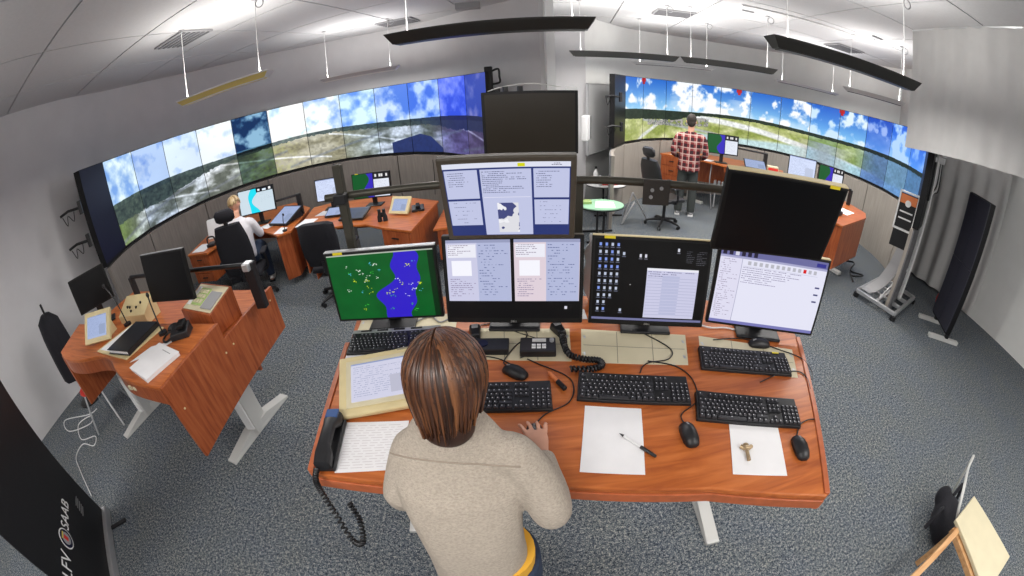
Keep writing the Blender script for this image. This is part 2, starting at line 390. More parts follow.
def mailer():
    w, h = 480, 290; a = blank(w, h, (.90, .90, .97)); rect(a, 0, 0, w, 26, (.42, .42, .62)); rect(a, 0, 26, w, 34, (.66, .66, .80))
    for k in range(6): rect(a, 8 + k * 26, 6, 24 + k * 26, 24, (.16, .14, .22) if k != 2 else (.85, .85, .9))
    rect(a, 0, 34, 92, 278, (.88, .87, .95)); textlines(a, 8, 40, 84, 270, 8, (.55, .50, .62), .6, 2)
    rect(a, 92, 34, 94, 278, (.6, .6, .72))
    for k in range(13): rect(a, 118 + k * 25, 40, 132 + k * 25, 54, (.72, .72, .76) if k != 10 else (.85, .10, .12))
    textlines(a, 100, 64, 380, 124, 8, (.42, .38, .55), .85, 8); rect(a, 100, 60, 440, 61, (.7, .7, .8))
    for k in range(3): rect(a, 440, 100 + k * 28, 462, 106 + k * 28, (.25, .25, .45))
    rect(a, 425, 8, 470, 22, (.2, .2, .55)); rect(a, 0, 278, w, h, (.48, .48, .72)); return a
def weather():
    w, h = 480, 284; a = blank(w, h, (.17, .22, .45)); rect(a, 0, 0, w, 18, (.88, .89, .95)); rect(a, 285, 4, 312, 16, (.85, .85, .05)); textlines(a, 410, 5, 470, 14, 5, (.2, .2, .3), .8, 1)
    bg = (.76, .78, .90)
    for (x0, y0, x1, y1) in ((4, 24, 132, 132), (4, 140, 132, 240), (342, 24, 476, 132), (342, 140, 476, 240), (142, 24, 334, 282)): rect(a, x0, y0, x1, y1, bg)
    textlines(a, 16, 34, 100, 90, 8, (.30, .32, .45), .9, 3); textlines(a, 352, 34, 440, 100, 8, (.30, .32, .45), .9, 4); textlines(a, 148, 32, 320, 112, 7, (.26, .28, .42), .9, 5)
    textlines(a, 24, 148, 120, 236, 16, (.45, .47, .6), .5, 6); textlines(a, 364, 148, 460, 236, 16, (.45, .47, .6), .5, 7)
    yy, xx = np.mgrid[0:h, 0:w]; n = vnoise(h, w, 9, 14, 4, 8)
    inb = (xx > 196) & (xx < 280) & (yy > 150) & (yy < 272); a[inb] = (.28, .30, .50)
    land = inb & ((xx - 200) * .55 + (n - .5) * 90 + (yy - 155) * .45 > 34) & ((xx - 280) * 1.0 + (n - .5) * 50 < 2); a[land] = (.88, .88, .90); a[inb & (n > .66)] = (.95, .95, .97)
    rect(a, 148, 128, 328, 130, (.9, .9, .97)); return a
def cyanmap():
    w, h = 320, 200; a = blank(w, h, (.74, .80, .84)); yy, xx = np.mgrid[0:h, 0:w]
    c = 130 + 25 * np.sin(yy / 38. + 2.2) - (yy - 100) * .12; a[np.abs(xx - c) < 28 + 14 * np.sin(yy / 30. + 1)] = (.10, .80, .88); rect(a, 170, 0, w, 34, (.05, .06, .10))
    rect(a, 185, 8, 205, 24, (.9, .9, .9)); rect(a, 228, 12, 262, 28, (.85, .9, .95)); rect(a, 285, 6, 305, 26, (.9, .9, .9)); textlines(a, 180, 45, 310, 120, 12, (.60, .68, .72), .4, 3); return a
def greenmap():
    w, h = 320, 200; a = blank(w, h, (.02, .33, .14)); yy, xx = np.mgrid[0:h, 0:w]; a[(xx > 120 + 25 * np.sin(yy / 30.)) & (xx < 180)] = (.20, .15, .70)
    rect(a, 178, 0, w, h, (.08, .08, .10)); rect(a, 184, 52, w - 4, h - 4, (.86, .88, .92)); textlines(a, 190, 60, 300, 180, 12, (.6, .6, .7), .5, 3)
    for x in (196, 232, 250, 290): rect(a, x, 10, x + 16, 34, (.85, .85, .85))
    return a
def whitescr(seed=0, tone=(.78, .82, .92)):
    w, h = 320, 200; a = blank(w, h, tone); rect(a, 0, 0, w, 8, (.55, .6, .75)); textlines(a, 14, 20, 300, 185, 11, (.45, .5, .66), .6, seed)
    rect(a, 200, 90, 300, 180, tuple(c * .9 for c in tone)); return a
P = dict(radar=picture('radar_picture', radar(), 0.76), two=picture('two_windows', twowin(), 0.8), desk=picture('desktop_icons', desktop(), 0.8), mail=picture('mail_window', mailer(), 0.8), wx=picture('weather_page', weather(), 0.8),
         cyan=picture('sea_map', cyanmap(), 1.0), green=picture('green_map', greenmap(), .9), white=picture('pale_page', whitescr(2), .95), white2=picture('blue_page', whitescr(5, (.62, .68, .82)), .85), strip=picture('strip_page', whitescr(9, (.80, .80, .88)), .85), dim=picture('dim_page', whitescr(12, (.30, .36, .48)), .5))

def uvquad(name, pts, mat_, parent, uv=((0, 0), (1, 0), (1, 1), (0, 1))):
    me = bpy.data.meshes.new(name); me.from_pydata([tuple(p) for p in pts], [], [(0, 1, 2, 3)]); me.materials.append(mat_)
    l = me.uv_layers.new(name='uv')
    for i, c in enumerate(uv): l.data[i].uv = c
    o = bpy.data.objects.new(name, me); COL.objects.link(o); o.parent = parent; return o
def word(name, body, size, mat_, parent, M4, ext=.001):
    c = bpy.data.curves.new(name, 'FONT'); c.body = body; c.size = size; c.align_x = 'CENTER'; c.align_y = 'CENTER'; c.extrude = ext; c.materials.append(mat_)
    tmp = bpy.data.objects.new('tmp', c); COL.objects.link(tmp); dg = bpy.context.evaluated_depsgraph_get(); dg.update()
    me = bpy.data.meshes.new_from_object(tmp.evaluated_get(dg)); bpy.data.objects.remove(tmp); me.name = name
    if not me.materials: me.materials.append(mat_)
    o = bpy.data.objects.new(name, me); COL.objects.link(o); o.parent = parent; o.matrix_basis = M4; return o

# ================================================================== THE ROOM
CEIL = 3.5
fl = struct(B().prism([(-7, -4.2), (8.5, -4.2), (8.5, 10), (-7, 10)], -.1, 0).obj('floor', M['carpet']))
def wallstrip(name, pts, z0, z1, th, m_, side=1, smooth=None):
    """a wall following pts, th thick to its outer side"""
    P2 = [Vector((p[0], p[1])) for p in pts]; out = []
    for i, p in enumerate(P2):
        t = (P2[min(i + 1, len(P2) - 1)] - P2[max(i - 1, 0)]).normalized(); out.append(p + Vector((-t.y, t.x)) * th * side)
    n = len(P2); b = B()
    vs = [(p.x, p.y, z) for z in (z0, z1) for p in P2] + [(p.x, p.y, z) for z in (z0, z1) for p in out]
    fs = []
    for i in range(n - 1):
        fs += [(i, i + 1, n + i + 1, n + i), (2 * n + i, 3 * n + i, 3 * n + i + 1, 2 * n + i + 1), (n + i, n + i + 1, 3 * n + i + 1, 3 * n + i), (i, 2 * n + i, 2 * n + i + 1, i + 1)]
    fs += [(0, n, 3 * n, 2 * n), (n - 1, 3 * n - 1, 4 * n - 1, 2 * n - 1)]
    b.add(vs, fs); return b.obj(name, m_, None, smooth=smooth)
LW = spline([(-5.3, -1.5), (-5.5, 1.5), (-5.57, 3.12), (-5.66, 4.17), (-5.2, 5.75), (-4.1, 6.72), (-3.25, 7.08), (-1.73, 7.12), (-.5, 6.3), (.62, 5.3)], 6)
RWp = spline([(1.42, 6.90), (2.0, 7.6), (2.91, 8.28), (4.79, 8.47), (6.45, 7.6), (7.0, 5.21), (7.0, 4.54), (7.17, 3.41), (7.1, 1.5), (7.0, -1.5)], 6)
struct(wallstrip('wall_left', [(-5.3, -4)] + LW, 0, CEIL, .12, M['wall'], 1, 40))
struct(wallstrip('wall_back', [(.62, 5.3), (.72, 5.7), (.90, 6.92), (1.42, 6.90)], 0, CEIL, .12, M['wall'], 1))
struct(wallstrip('wall_right', RWp + [(7.0, -4)], 0, CEIL, .12, M['wall_light'], 1, 40))
struct(wallstrip('wall_rear', [(7.0, -4), (-5.3, -4)], 0, CEIL, .12, M['wall'], 1))
struct(B().box((.62, 5.24, CEIL / 2), (.115, .115, CEIL), .1).obj('wall_pillar', M['pillar'], None, .006))
# ceiling slab with separate tiles below it (the grid runs about ten degrees off)
ceil = struct(B().prism([(-7, -4.2), (8.5, -4.2), (8.5, 10), (-7, 10)], CEIL + .012, CEIL + .15).obj('ceiling', M['ceil_dark']))
GA = rad(-9.7); ex = Vector((cos(GA), sin(GA))); ey = Vector((-sin(GA), cos(GA)))
TX, TY = 1.155, 1.175
tm = B().box((0, 0, 0), (TX - .022, TY - .022, .03)).mesh('ceiling_tile', M['ceil'])
vm = {}
LC, RC = Vector((-2.70, 4.33)), Vector((4.16, 5.32))
for i in range(-7, 8):
    for j in range(-6, 9):
        c = ex * (.75 + TX * (i + .5)) + ey * (1.24 + TY * (j + .5))
        inside = (-5.9 < c.x < 7.4 and -4.1 < c.y < 5.6) or (c - LC).length < 3.7 or (c - RC).length < 4.0
        if not inside: continue
        o = bpy.data.objects.new('ceiling_tile', tm); COL.objects.link(o); o.parent = ceil; o.location = (c.x, c.y, CEIL + .004); o.rotation_euler = (0, 0, GA)
for n, (x, y) in enumerate(((-3.50, 3.72), (2.62, 5.93), (5.6, 5.2), (-1.6, 6.5))):     # ventilation grilles in the tiles
    v = thing('ceiling_vent', ['grey slotted vent in ceiling above the big curved row of cloudy screens', 'grey slotted vent in ceiling near the sunny screens and white wall', 'grey ceiling vent above far end of the sunny screens', 'grey ceiling vent near the bend of the wall by the pillar'][n], 'vent', (x, y, CEIL - .025), GA)
    B().box((0, 0, 0), (.60, .46, .02)).obj('frame', M['grey'], v)
    for k in range(6): B().box((0, -.18 + .072 * k, -.014), (.55, .03, .012)).obj('slat', M['ceil_dark'], v)
# curved laminate panelling below the screen rows
def arcpt(c, R, a): return (c[0] + R * cos(a), c[1] + R * sin(a))
def panelling(name, c, R, a0, da, i0, i1, per, m_, z1):
    root = bpy.data.objects.new(name, None); COL.objects.link(root); struct(root)
    i = i0
    while i < i1:
        A0 = a0 - da * i - .004; A1 = a0 - da * min(i + per, i1) + .004; N = 6
        inn = [arcpt(c, R, A0 + (A1 - A0) * k / N) for k in range(N + 1)]; out = [arcpt(c, R + .05, A0 + (A1 - A0) * k / N) for k in range(N + 1)]
        B().prism(inn + out[::-1], 0.0, z1).obj('panel', m_, root, smooth=30); i += per
    bk = [arcpt(c, R + .052, a0 - da * (i0 + (i1 - i0) * k / 60)) for k in range(61)]; bo = [arcpt(c, R + .07, a0 - da * (i0 + (i1 - i0) * k / 60)) for k in range(61)]
    B().prism(bk + bo[::-1], 0, z1).obj('backing', M['ceil_dark'], root)
LA = (-2.702, 4.334, 2.648, 3.4865); RA = (4.1565, 5.3202, 2.588, 2.4567)
dL = 2 * math.asin(.345 / LA[2]); dR = 2 * math.asin(.345 / RA[2])
panelling('trim_1', LA[:2], LA[2] - .02, LA[3], dL, -1, 12.3, 1.9, M['clad'], 1.17)
panelling('trim_2', RA[:2], RA[2] - .02, RA[3], dR, -2, 14, 1.9, M['clad_r'], 1.17)

# ------------------------------------------------------------------ hanging lamps
def pendant(x0, y0, x1, y1, z, label, under='louver', lit=True, w=.19, body=None):
    body = body or ('gold' if under == 'gold' else 'louver')
    c = Vector(((x0 + x1) / 2, (y0 + y1) / 2)); L = math.hypot(x1 - x0, y1 - y0); a = math.atan2(y1 - y0, x1 - x0)
    t = thing('pendant_lamp', label, 'lamp', (c.x, c.y, z), a, 'hanging strip lamps')
    h = w * .48
    prof = [(-w / 2, h), (-w / 2 * .96, h * .8), (-w * .30, 0), (w * .30, 0), (w / 2 * .96, h * .8), (w / 2, h), (w * .40, h), (w * .22, h * .3), (-w * .22, h * .3), (-w * .40, h)]
    B().rings([[(x - math.copysign(.06 * (1 - zz / h), x), y, zz) for y, zz in prof] for x in (-L / 2, L / 2)]).obj('housing', M[body], t)
    b = B(); b.box((0, 0, -.003), (L - .14, w * .56, .006)); b.obj('louver_panel', M[under], t)
    for s in (-1, 1): B().rings([[(s * (L / 2 + q - .06 * (1 - zz / h)), y, zz) for y, zz in prof[:6]] for q in (0, .010)]).obj('end_cap', M[body] if under == 'louver' else M['white'], t)
    if under != 'louver':
        for s in (-1, 1): B().box((0, s * w * .31, -.004), (L - .12, .012, .010)).obj('edge_strip', M['white'], t)
        for s in (-1, 1): B().box((0, s * (w / 2 + .003), h), (L, .010, .014)).obj('edge_strip', M['white'], t)
    B().tube([(-L * .46, 0, h * .3 + .014), (L * .46, 0, h * .3 + .014)], .010, 8).obj('tube_light', M['tuneup'], t)
    for s in (-1, 1):
        b = B(); b.tube([(s * L * .40, 0, .03), (s * L * .40, 0, .10)], [.013, .006], 8); b.tube([(s * L * .40, 0, .10), (s * L * .40, 0, CEIL - z)], .0045, 6)
        wr = b.obj('suspension_wire', M['white'], t, smooth=40)
        B().cyl((s * L * .40, 0, CEIL - z - .02), .035, .02, 14).obj('ceiling_cup', M['grey'], wr)
    # the cable ring at one end
    pts = [(L * .40 + .05 + .045 * cos(q), .0, CEIL - z - .07 + .045 * sin(q)) for q in np.linspace(0, 2 * PI, 13)]
    B().tube(pts, .006, 5, cap=False).obj('power_cable', M['grey'], t)
    for nm, e, dz, rx in (('up_light', UP_W, h + .02, PI), ('down_light', DOWN_W, -.012, 0)):
        l = bpy.data.lights.new(nm, 'AREA'); l.shape = 'RECTANGLE'; l.size = L * .9; l.size_y = w * .7; l.energy = e; l.color = (1, .97, .93) if lit else (1, .9, .75)
        lo = bpy.data.objects.new(nm, l); COL.objects.link(lo); lo.parent = t; lo.location = (0, 0, dz); lo.rotation_euler = (rx, 0, 0)
    return t
K = .45 / .40
def kp(*q): return [v * K for v in q]
pendant(*kp(-3.01, 3.06, -1.92, 3.11), 2.65, 'strip lamp with yellowish white-edged underside, beside the cloudy screens', 'gold', w=.13)
pendant(*kp(-2.52, 5.40, -1.37, 5.45), 2.65, 'thin pale strip lamp hanging above the middle of the cloudy screens', 'gold', w=.12, body='pale_body')
pendant(*kp(-.79, 2.92, .62, 2.69), 2.65, 'long dark strip lamp hanging in front of the white pillar')
pendant(*kp(.85, 5.08, 2.20, 4.86), 2.65, 'grey strip lamp over the left part of the sunny screens', body='grey_body', w=.16)
pendant(*kp(2.22, 4.80, 3.32, 4.26), 2.65, 'grey strip lamp in line after the one near the pillar', body='grey_body', w=.16)
pendant(*kp(1.73, 2.30, 3.10, 2.02), 2.65, 'largest near-black strip lamp ending by the hanging grey curtain')
pendant(*kp(4.15, 3.84, 4.74, 3.21), 2.65, 'short pale strip lamp beyond the large dark one by the curtain', body='pale_body', w=.12)
pendant(*kp(2.00, 6.15, 3.16, 5.59), 2.65, 'thin bright strip lamp close to the wall above man in checked shirt', w=.09, body='pale_body')
pendant(*kp(4.13, 5.32, 5.34, 5.05), 2.65, 'thin bright strip lamp along wall over the centre of sunny screens', w=.08, body='pale_body')
for q in ((-3.6, -.2, 'by the wall with the banner'), (-.9, -.4, 'nearest the back of the woman in cardigan'), (1.9, -.6, 'above the light wooden seat'), (4.6, -.8, 'beyond the end of the hanging curtain'), (-2.4, -2.8, 'at the rear wall, banner side'), (.8, -3.0, 'in the middle of the rear wall'), (3.9, -3.2, 'at the rear wall, curtain side')):
    pendant(q[0] - .65, q[1] + .1, q[0] + .65, q[1] - .1, 2.65, 'unseen strip lamp added behind the main console, ' + q[2])  # unseen lamps added behind the camera to light the room
# surface conduits and sensor on the ceiling
b = B(); b.tube([(2.67 * K, 4.07 * K, CEIL - .02), (4.24 * K, 3.73 * K, CEIL - .02)], .012, 6); tag(b.obj('ceiling_conduit', M['white']), 'white conduit running along the ceiling between lamp cords', 'conduit')
b = B(); b.box((0, 0, -.05), (.34, .16, .10)); o = b.obj('projector_bracket', M['grey'], None, .01); o.location = (-.42, 5.75, CEIL); tag(o, 'grey box fixed to ceiling above the dark end of cloudy screens', 'box')
for x, y, z in ((-1.15 * K, 4.0 * K, CEIL - .02), (2.9 * K, 4.3 * K, CEIL - .02), (4.3 * K, 3.4 * K, CEIL - .02)):
    o = B().box((0, 0, 0), (.18, .05, .03)).obj('ceiling_sensor', M['grey'], None, .008); o.location = (x, y, z); o.rotation_euler = (0, 0, GA); tag(o, 'small grey bar-shaped sensor on the ceiling, ' + ('above the cloudy screens' if x < 0 else 'near the long conduit' if y > 4.5 else 'next to the hanging curtain'), 'sensor', 'ceiling sensors')

# ------------------------------------------------------------------ the two curved rows of wall displays
ORD = ['first', 'second', 'third', 'fourth', 'fifth', 'sixth', 'seventh', 'eighth', 'ninth', 'tenth', 'eleventh', 'twelfth']
def wall_display(c, R, a0, da, i, pic, label, group, n=12, off=None):
    A = a0 - da * (i + .5); mid = Vector(arcpt(c, R * cos(da / 2), A)); yaw = A - PI / 2      # local -y faces the centre
    t = thing('wall_display', label, 'display', (mid.x, mid.y, 1.213), yaw, group)
    W = .69
    B().box((0, .05, .61 - .012), (W - .003, .09, 1.245)).obj('casing', M['satin'], t)
    x = W / 2 - .005; pts = [(-x, .0035, .012), (x, .0035, .012), (x, .0035, 1.212), (-x, .0035, 1.212)]
    if off: uvquad('screen', pts, M[off], t)
    else: uvquad('screen', pts, pic, t, ((i / n, 0), ((i + 1) / n, 0), ((i + 1) / n, 1), (i / n, 1)))
    B().box((0, .10, .6), (.30, .04, .5)).obj('wall_mount', M['black'], t)
    return t
desL = ['showing green spruce forest and pale sky, next to the dark one', 'with blue-grey clouds over a forest slope', 'showing white clouds above houses and a grey emblem', 'showing bright cloud over an apron with parked machines', 'with dark blue storm sky, the darkest sky in its row', 'with almost white sky and a runway end', 'showing pale sky and low hills over brown field', 'with light blue speckled sky over scrub', 'with blue sky and winding pale road', 'showing bright blue cloud above roads and a roof corner', 'with deep blue sky over a dark blue roof', 'narrow-looking purple-blue one at the pillar end']
desR = ['first on the pillar side, showing green meadow and bright sky', 'with grey road fork between forest and houses', 'showing village roofs and forest, left of the man', 'partly hidden behind the head of man in checked shirt', 'with white cloud over a long yellow field, right of man', 'with puffy clouds above sloping runway and field', 'showing blue sky over a broad yellow-green field', 'showing sun-bleached grass and pale runway under cloud', 'with deep blue sky and tree line over pale ground', 'with green field turning to blue haze', 'dark blue one with small white cloud', 'pale blue hazy one beside the hanging curtain']
for i in range(12):
    wall_display(LA[:2], LA[2], LA[3], dL, i, PANO_L, 'cloudy-row tall display ' + desL[i], 'row of cloudy airfield displays')
    wall_display(RA[:2], RA[2], RA[3], dR, i, PANO_R, 'sunny-row tall display ' + desR[i], 'row of sunny airfield displays')
wall_display(LA[:2], LA[2], LA[3], dL, -1, None, 'switched-off dark blue display at the near end of the cloudy row', 'row of cloudy airfield displays', off='bluescreen')
wall_display(RA[:2], RA[2], RA[3], dR, -1, None, 'switched-off black display beginning the sunny row by the white wall', 'row of sunny airfield displays', off='darkscreen')
wall_display(RA[:2], RA[2], RA[3], dR, 12, None, 'blue-black display behind the hanging curtain at the end of the sunny row', 'row of sunny airfield displays', off='bluescreen')
wall_display(RA[:2], RA[2], RA[3], dR, 13, None, 'black switched-off display next to the white camera mast', 'row of sunny airfield displays', off='darkscreen')
# black end frame with a handle at the pillar end of the cloudy row
t = thing('end_frame', 'black upright frame with loop handle closing the cloudy screen row', 'frame', (-.17, 5.32, 0), -.1)
B().box((0, 0, 1.25), (.10, .10, 2.5)).obj('post', M['satin'], t, .01)
B().tube(spline([(.05, 0, 2.44), (.13, 0, 2.46), (.14, 0, 2.36), (.14, 0, 2.28), (.05, 0, 2.26)], 5), .016, 6).obj('handle', M['black'], t)
B().box((.09, .02, 2.10), (.10, .05, .22)).obj('bracket', M['black'], t, .01)
# clamp arms on the outer edges of the rows
def arm_bracket(x, y, z, yaw, label):
    t = thing('camera_bracket', label, 'bracket', (x, y, z), yaw)
    B().box((0, 0, 0), (.05, .04, .16)).obj('clamp', M['black'], t, .006)
    B().tube([(-.02, 0, 0), (-.18, 0, .02), (-.30, -.02, 0)], .018, 6).obj('arm', M['black'], t)
    B().tube(spline([(-.10, 0, -.01), (-.14, .02, -.12), (-.20, 0, -.03), (-.24, .01, -.14), (-.28, 0, -.02)], 4), .006, 5).obj('cable', M['black'], t)
arm_bracket(1.90, 6.42, 2.05, .3, 'black cable-draped clamp arm beside the dark end of sunny screens, upper one')
arm_bracket(1.92, 6.42, 1.55, .3, 'short black clamp on the sunny row end, lower one')
arm_bracket(-4.80, 2.66, 2.02, .75, 'black clamp arm poking out beside the dark blue display, upper one')
arm_bracket(-4.80, 2.64, 1.62, .75, 'black clamp arm beside the dark blue display, lower one')

# white board, wall box between the rows
t = thing('white_board', 'blank white board on the wall between pillar and sunny screens', 'board', (1.74, 7.21, 1.62), math.atan2(.84, .64))
B().box((0, 0, 0), (1.02, .03, 1.25)).obj('board_surface', M['white'], t, .004)
for s in (-1, 1): B().box((0, 0, s * .635), (1.06, .045, .02)).obj('frame_rail', M['alu'], t)
for s in (-1, 1): B().box((s * .52, 0, 0), (.02, .045, 1.29)).obj('frame_stile', M['alu'], t)
t = thing('wall_box', 'small grey-white box with black edge on the wall by the pillar', 'box', (1.27, 6.42, 1.52), math.atan2(1.46, .74))
B().box((0, -.05, 0), (.22, .10, .42)).obj('housing', M['white'], t, .02)
B().box((.115, -.05, 0), (.015, .11, .38)).obj('side_strip', M['black'], t)
t = thing('stand_display', 'large black display on a floor stand in front of the white pillar', 'display', (.29, 4.42, 0), -.03)
B().box((0, 0, 1.80), (1.05, .06, .72)).obj('casing', M['satin'], t, .008)
uvquad('screen', [(-.49, -.0325, 1.47), (.49, -.0325, 1.47), (.49, -.0325, 2.13), (-.49, -.0325, 2.13)], M['olive'], t).data.materials[0] = mat('brown_reflection_screen', (.016, .012, .007), .3)  # brown of the reflection is put into the screen colour
B().box((0, .08, .85), (.10, .06, 1.5)).obj('column', M['black'], t)
B().box((0, .05, .03), (.9, .5, .05)).obj('foot_plate', M['black'], t, .01)
B().box((.46, 0, 2.18), (.12, .05, .05)).obj('camera', M['white'], t, .01)
B().tube(spline([(-.45, 0, 2.17), (-.3, .05, 2.21), (0, .05, 2.24), (.35, .05, 2.20)], 4), .006, 5).obj('cable', M['lgrey'], t)
for x in (-.26, -.10): B().box((x, .02, 2.185), (.06, .03, .06), .3).obj('clip', M['black'], t, .006)

# hanging curtain
t = thing('hanging_curtain', 'pale grey fabric sheet hanging from the ceiling near the camera mast', 'curtain', (0, 0, 0))
P0 = Vector((4.42, 2.92)); P1 = Vector((3.70, .75)); N = 60
d = (P1 - P0).normalized(); nn = Vector((-d.y, d.x)); b = B(); fr = []; 
for k in range(N + 1):
    s = k / N; p = P0 + (P1 - P0) * s + nn * (.012 * sin(k * .9) + .01 * sin(k * .37)); zb = 2.12 + .2 * s
    fr.append((p, zb))
vs = []; fs = []
for k, (p, zb) in enumerate(fr): vs += [(p.x, p.y, zb), (p.x, p.y, CEIL), (p.x + nn.x * .006, p.y + nn.y * .006, zb), (p.x + nn.x * .006, p.y + nn.y * .006, CEIL)]
for k in range(N): a = 4 * k; fs += [(a, a + 4, a + 5, a + 1), (a + 2, a + 3, a + 7, a + 6), (a, a + 2, a + 6, a + 4)]
fs += [(0, 1, 3, 2)]
b.add(vs, fs).obj('fabric', M['curtain'], t, smooth=60)
b = B(); b.tube([(*P0, CEIL - .012), (*P1, CEIL - .012)], .014, 6).obj('curtain_rail', M['alu'], t)
# folded drape on the wall behind the mast
b = B(); Q0, Q1 = Vector((6.93, 4.75)), Vector((7.12, 2.3)); vs = []; fs = []; N = 90
for k in range(N + 1):
    p = Q0 + (Q1 - Q0) * (k / N); dx = -.06 + .035 * sin(k * .55); vs += [(p.x + dx, p.y, .04), (p.x + dx, p.y, CEIL - .01)]
for k in range(N): a = 2 * k; fs.append((a, a + 2, a + 3, a + 1))
o = b.add(vs, fs).obj('wall_drape', M['curtain'], None, smooth=0); tag(o, 'floor-length folded pale drape along the wall behind the white mast', 'curtain')

# ================================================================== MAIN CONSOLE (standing height)
DZ = 1.13
def offs(a, b, t): return (a[0] + (b[0] - a[0]) * t, a[1] + (b[1] - a[1]) * t)
desk = thing('control_desk', 'big cherry-wood standing console desk in the middle of the room, carrying keyboards and monitors', 'desk', (.25, 1.1, 0), 0)
def D(poly): return [(p[0] - .25, p[1] - 1.1) for p in poly]
top = [(-.715, .69), (.15, .655), (.60, .565), (1.01, .405), (1.43, 1.26), (1.50, 1.50), (.92, 1.74), (-.20, 1.86), (-.86, 1.88), (-.80, 1.45)]
B().prism(D(top), DZ - .028, DZ).obj('tabletop', M['wood'], desk, .006)
lip = [(-.715, .69), (.15, .655), (.60, .565), (1.01, .405)]
B().prism(D([(x, y - .004) for x, y in lip] + [(x, y + .018) for x, y in lip[::-1]]), DZ - .075, DZ - .029).obj('front_apron', M['edge'], desk, .003)
for s in ((-.722, .70, -.81, 1.45), (1.012, .415, 1.435, 1.26)):   # raised edge strips at both ends
    a = Vector(s[:2]); c = Vector(s[2:]); dd = (c - a).normalized(); q = Vector((-dd.y, dd.x)) * .012
    B().prism(D([a - q, c - q, c + q, a + q]), DZ - .10, DZ + .006).obj('edge_strip', M['edge'], desk, .003)
for (x, y, yw) in ((-.65, 1.43, .05), (1.10, 1.17, -.02)):       # T-shaped lifting legs
    lg = B().box((x - .25, y - 1.1, .58), (.09, .16, 1.02), yw).obj('leg', M['lgrey'], desk, .01)
    c0, s0 = cos(yw), sin(yw)
    b = B(); b.hexa([(-.045, -.40, 0), (.045, -.40, 0), (.045, .38, 0), (-.045, .38, 0)], [(-.042, -.40, .025), (.042, -.40, .025), (.042, .38, .025), (-.042, .38, .025)])
    b.hexa([(-.042, -.38, .025), (.042, -.38, .025), (.042, .36, .025), (-.042, .36, .025)], [(-.04, -.10, .075), (.04, -.10, .075), (.04, .10, .075), (-.04, .10, .075)])
    o = b.obj('foot', M['lgrey'], lg, .004); o.location = (x - .25, y - 1.1, 0); o.rotation_euler = (0, 0, yw)
# recessed cream panels of the desktop, each with printed lines and small corner clips
def inset(poly, nx, ny, name='cream_panel'):
    p = [Vector((q[0] - .25, q[1] - 1.1)) for q in poly]
    o = B().prism(p, DZ - .01, DZ + .0006).obj(name, M['cream'], desk)
    def bl(u, v): a = p[3].lerp(p[2], u); c = p[0].lerp(p[1], u); return a.lerp(c, v)
    lw = .0035
    for k in range(1, nx):
        a, c = bl(k / nx, .02), bl(k / nx, .98); B().prism([a - Vector((lw / 2, 0)), a + Vector((lw / 2, 0)), c + Vector((lw / 2, 0)), c - Vector((lw / 2, 0))], DZ + .0004, DZ + .0009).obj('joint', M['line'], o)
    for k in range(1, ny):
        a, c = bl(.02, k / ny), bl(.98, k / ny); B().prism([a - Vector((0, lw / 2)), c - Vector((0, lw / 2)), c + Vector((0, lw / 2)), a + Vector((0, lw / 2))], DZ + .0004, DZ + .0009).obj('joint', M['line'], o)
    for u, v in ((.03, .25), (.03, .75), (.97, .25), (.97, .75)):
        c = bl(u, v); B().box((c.x, c.y, DZ + .0005), (.010, .022, .001)).obj('clip', M['alu'], o)
inset([(-.20, 1.546), (.26, 1.50), (.235, 1.262), (-.187, 1.31)], 3, 2)
inset([(.315, 1.492), (.806, 1.383), (.735, 1.170), (.275, 1.252)], 3, 2)
inset([(.872, 1.366), (1.333, 1.177), (1.235, .985), (.79, 1.15)], 3, 2)
inset([(-.80, 1.70), (-.28, 1.68), (-.28, 1.40), (-.78, 1.40)], 1, 1)

# ------------------------------------------------------------------ monitors
def monitor(name, label, x, y, z, yaw, w_, h_, tilt, pic, bez='bezel', rim=.014, sticker=None, logo=None, arm=None, chin=0, group=None, base=None, stick_z=None, top_strip=False):
    """x, y, z: bottom centre of the front; front looks along local -y; tilt > 0 leans the top back"""
    t = thing(name, label, 'monitor', (x, y, z), yaw, group)
    T = Matrix.Rotation(-rad(tilt), 4, 'X')
    b = B(); b.M = T
    b.box((0, .018, h_ / 2 - chin / 2), (w_, .036, h_ + chin)); b.obj('casing', M[bez], t, .006)
    b = B(); b.M = T; b.hexa([(-w_ * .32, .036, h_ * .15), (w_ * .32, .036, h_ * .15), (w_ * .32, .036, h_ * .8), (-w_ * .32, .036, h_ * .8)][::1],
                             [(-w_ * .25, .062, h_ * .22), (w_ * .25, .062, h_ * .22), (w_ * .25, .062, h_ * .72), (-w_ * .25, .062, h_ * .72)]); b.obj('back_cover', M[bez], t)
    a, c = w_ / 2 - rim, h_ - rim
    s = uvquad('screen', [T @ Vector(p) for p in ((-a, -.0015, rim), (a, -.0015, rim), (a, -.0015, c), (-a, -.0015, c))], pic, t)
    if top_strip: bb = B(); bb.M = T; bb.box((0, .016, h_ + .001), (w_ * .99, .030, .004)).obj('top_edge', M['olive'] if top_strip is True else M[top_strip], t)  # thin strip in another colour along the top edge
    if sticker is not None: b = B(); b.M = T; b.box((sticker * w_, -.001, h_ - .006), (.048, .003, .012)).obj('sticker', M['yellow'], t)
    if logo: word('brand_mark', logo, .013, M['alu'], t, T @ Matrix.Translation((0, -.003, -chin + (.007 if not chin else .010))) @ Matrix.Rotation(PI / 2, 4, 'X'))
    if arm == 'stand':
        hh = z - base; b = B(); b.box((0, .085, -hh / 2 + h_ * .24), (.07, .025, hh + h_ * .45)); b.obj('stand_neck', M['black'], t, .004)
        B().box((0, .07, -hh + .008), (.24, .17, .016)).obj('stand_base', M['black'], t, .006)
    if arm == 'beam':
        B().box((0, .085, h_ * .45), (.11, .05, .11)).obj('mount_plate', M['black'], t, .005)
    return t
